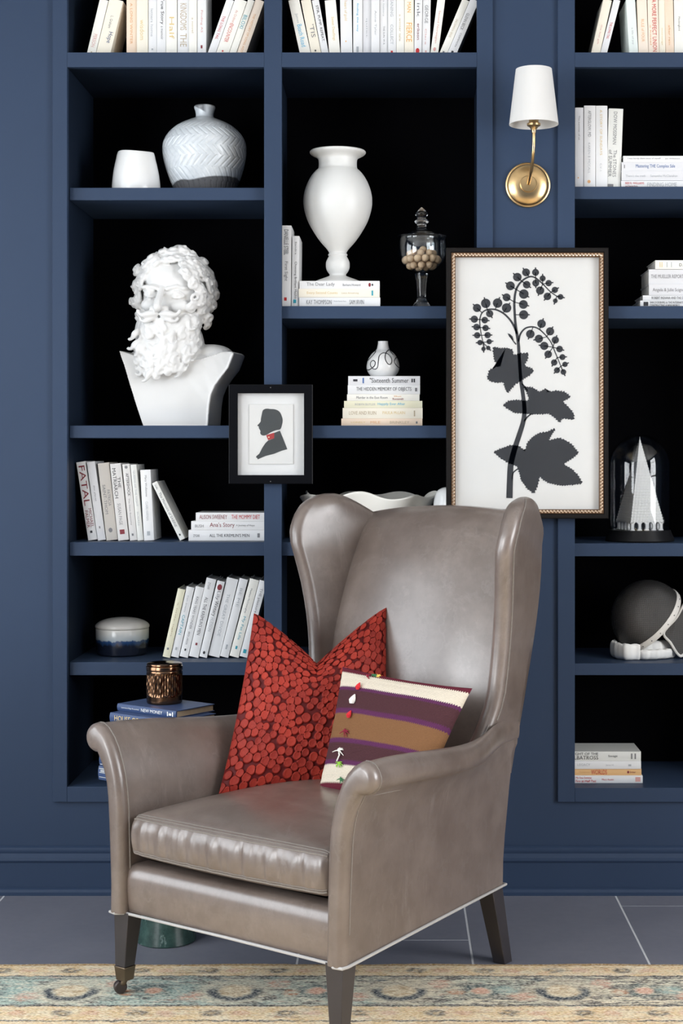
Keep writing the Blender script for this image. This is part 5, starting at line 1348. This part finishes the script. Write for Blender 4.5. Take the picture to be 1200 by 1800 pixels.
# thin to a blue-noise set on a grid
grid = {}; keep = []
for p in pts:
    k = (int((p[0]+1)/cell), int((p[1]+1)/cell)); ok = True
    for a_ in (-1, 0, 1):
        for b_ in (-1, 0, 1):
            for q_ in grid.get((k[0]+a_, k[1]+b_), ()):
                if (p[0]-q_[0])**2+(p[1]-q_[1])**2 < cell**2: ok = False
    if ok: grid.setdefault(k, []).append((p[0], p[1], rr.random(), rr.uniform(.85, 1.15))); keep.append(p)
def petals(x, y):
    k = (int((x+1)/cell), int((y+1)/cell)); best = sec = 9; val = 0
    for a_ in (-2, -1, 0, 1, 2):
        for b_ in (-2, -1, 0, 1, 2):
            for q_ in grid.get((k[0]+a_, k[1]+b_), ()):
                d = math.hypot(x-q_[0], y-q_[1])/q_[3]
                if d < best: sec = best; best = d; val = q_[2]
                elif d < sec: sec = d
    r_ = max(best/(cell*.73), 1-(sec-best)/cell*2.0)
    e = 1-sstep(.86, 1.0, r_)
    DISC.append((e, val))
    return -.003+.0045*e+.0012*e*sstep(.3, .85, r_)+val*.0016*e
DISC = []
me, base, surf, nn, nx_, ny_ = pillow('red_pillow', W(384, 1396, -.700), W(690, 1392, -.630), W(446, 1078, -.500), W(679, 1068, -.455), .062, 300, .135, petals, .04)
m, nt, bs = nmat('red_petal_velvet'); c = coords(nt, 'UV')
vz = nt.nodes.new('ShaderNodeTexVoronoi'); vz.inputs['Scale'].default_value = 40; nt.links.new(c, vz.inputs['Vector'])
cn = noise(nt, coords(nt), 12, 3); fz = noise(nt, coords(nt), 160, 3)
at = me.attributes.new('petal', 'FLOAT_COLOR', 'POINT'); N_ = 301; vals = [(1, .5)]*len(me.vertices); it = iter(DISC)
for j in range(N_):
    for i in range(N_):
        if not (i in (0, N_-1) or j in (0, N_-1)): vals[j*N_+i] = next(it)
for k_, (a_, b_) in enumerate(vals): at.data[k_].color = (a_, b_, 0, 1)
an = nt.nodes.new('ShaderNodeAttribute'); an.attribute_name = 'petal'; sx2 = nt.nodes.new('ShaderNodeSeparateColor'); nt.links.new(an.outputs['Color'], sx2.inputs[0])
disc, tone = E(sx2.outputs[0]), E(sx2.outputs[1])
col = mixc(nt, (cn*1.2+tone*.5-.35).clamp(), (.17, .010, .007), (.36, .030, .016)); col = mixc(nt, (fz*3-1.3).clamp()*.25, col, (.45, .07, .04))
col = mixc(nt, disc, (.095, .004, .004), col)  # gaps between discs darkened, their occlusion shade put into the colour
nt.links.new(col, bs.inputs['Base Color']); bs.inputs['Roughness'].default_value = .6; bs.inputs['Specular IOR Level'].default_value = .25
bs.inputs['Sheen Weight'].default_value = .12; bs.inputs['Sheen Roughness'].default_value = .4; bs.inputs['Sheen Tint'].default_value = (1, .3, .2, 1)
bump(nt, bs, fz, .15, .001)
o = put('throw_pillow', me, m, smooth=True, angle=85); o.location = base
tag(o, 'large rust red velvet pillow with round petal texture and dented top', 'pillow')
# striped kilim cushion
me, base, surf, nn, nx_, ny_ = pillow('striped_pillow', W(558, 1398, -.765), Vector((.053, -.942, .455)), W(602, 1172, -.625), W(830, 1210, -.815), .050, 90, 0, lambda x, y: .0006*math.sin(y*260), .05)
m, nt, bs = nmat('striped_kilim_wool'); c = coords(nt, 'UV'); sp = nt.nodes.new('ShaderNodeSeparateXYZ'); nt.links.new(c, sp.inputs[0])
U, V = E(sp.outputs[0]), E(sp.outputs[1]); nzz = noise(nt, c, 30, 3)
tooth = ((U*420).sin()*.5)*.010
Vt = 1-V+(noise(nt, c, 5, 2)-.5)*.012
cream, purple, plum, brown, burg = (.70, .62, .50), (.105, .028, .085), (.075, .030, .035), (.215, .105, .048), (.12, .018, .032)
col = nt.nodes.new('ShaderNodeRGB'); col.outputs[0].default_value = (*burg, 1); cur = col.outputs[0]
for a_, cc in ((.045, cream), (.165, purple), (.195, plum), (.345, purple), (.385, brown), (.58, purple), (.615, plum), (.745, purple), (.782, cream), (.915, burg)):
    cur = mixc(nt, (Vt+tooth).gt(a_, .006), cur, cc)
wv = noise(nt, c, 120, 3, .6, (.5, 2, 1))
cur = mixc(nt, (wv*2-.6).clamp()*.35, cur, (.02, .015, .015)) if False else cur
hv = nt.nodes.new('ShaderNodeHueSaturation'); nt.links.new(cur, hv.inputs['Color']); nt.links.new((.7+wv*.6).x, hv.inputs['Value'])
nt.links.new(hv.outputs[0], bs.inputs['Base Color']); bs.inputs['Roughness'].default_value = .95; bs.inputs['Specular IOR Level'].default_value = .15
bump(nt, bs, (V*900).sin()*.4+wv, .5, .002)
sp_root = thing('throw_pillow', 'small striped cream, purple and brown woven pillow with yarn tufts', 'pillow', base)
put('pillow_body', me, m, sp_root, smooth=True, angle=85)
TU = {'r': (.62, .02, .03), 'd': (.22, .01, .03), 'w': (.85, .82, .74), 'g': (.03, .16, .06), 'l': (.25, .50, .05), 'y': (.80, .55, .12)}
for (fx, fy, ck, sz_, kind) in ((-.50, .90, 'd', .012, 1), (-.42, .955, 'g', .010, 0), (-.36, .965, 'y', .009, 0), (-.555, .66, 'r', .012, 2), (-.575, .42, 'w', .016, 2), (-.565, .18, 'r', .012, 2), (-.58, -.06, 'd', .017, 1), (-.60, -.36, 'w', .019, 1), (-.545, -.55, 'l', .012, 0), (-.47, -.78, 'g', .012, 1)):
    c0 = surf(fx, fy, .002); m = MB(); rr2 = random.Random(int(fx*1000+fy*77))
    dn = (-ny_+nn*.35).normalized()
    if kind == 2:
        m.tube([c0+ny_*sz_*1.1+nn*.001, c0+ny_*sz_*.4+nn*.003, c0+nn*.005, c0+dn*sz_*.45], lambda t: sz_*(.10+.42*math.sin(min(1, t*1.05)*PI*.8)), 8)
    else:
        m.ball(c0+nn*.002, sz_*.25, 8, 6)
        for k_ in range(7 if kind else 9):
            a_ = rr2.uniform(0, 2*PI); d = nx_*math.cos(a_)+ny_*math.sin(a_)*.7-ny_*.3
            m.tube([c0+nn*.002, c0+d*sz_*.5+nn*.004, c0+d*sz_*rr2.uniform(.7, 1.1)+nn*.002], lambda t: .0016*(1-t*.5), 5)
        if ck == 'w' and kind == 1:
            m.tube([c0, c0-ny_*.012+nx_*.006+nn*.003, c0-ny_*.028+nx_*.003+nn*.002], .0016, 5)
    m.build('yarn_tuft', pbr('yarn_'+ck, TU[ck], .9, var=.1), sp_root, smooth=True)

# ------------------------------------------------------------------ green marble drinks table behind the chair
m, nt, bs = nmat('green_marble'); c = coords(nt)
n1 = noise(nt, c, 14, 8, .7); n2 = noise(nt, c, 45, 6, .7, (1, 1, .5)); 
col = mixc(nt, (n1*3-1).clamp(), (.010, .028, .024), (.05, .10, .085)); col = mixc(nt, (n2*7-4.2).clamp()*.7, col, (.30, .40, .36))
nt.links.new(col, bs.inputs['Base Color']); bs.inputs['Roughness'].default_value = .25; GM = m
yt = 2760/674.7-4.6+.079
tb = thing('drinks_table', 'small drinks table with green marble base, mostly hidden behind the armchair', 'side table', (Xp(287, yt-.079)-.004, yt, 0))
R_ = .079
MB().lathe([(.001, .0003), (R_-.002, .0003), (R_, .003), (R_*.86, .060), (R_*.72, .12), (R_*.58, .18), (R_*.50, .215), (.001, .22)], 56).build('marble_base', GM, tb, smooth=True, angle=40)
MB().lathe([(.001, .2205), (.012, .2205), (.010, .24), (.009, .375), (.016, .4055), (.001, .406)], 24).build('stem', BRASS, tb, smooth=True, angle=40)
MB().lathe([(.001, .4065), (.115, .4065), (.12, .410), (.12, .421), (.115, .4245), (.001, .4245)], 48).build('table_top', GM, tb, smooth=True, angle=40)
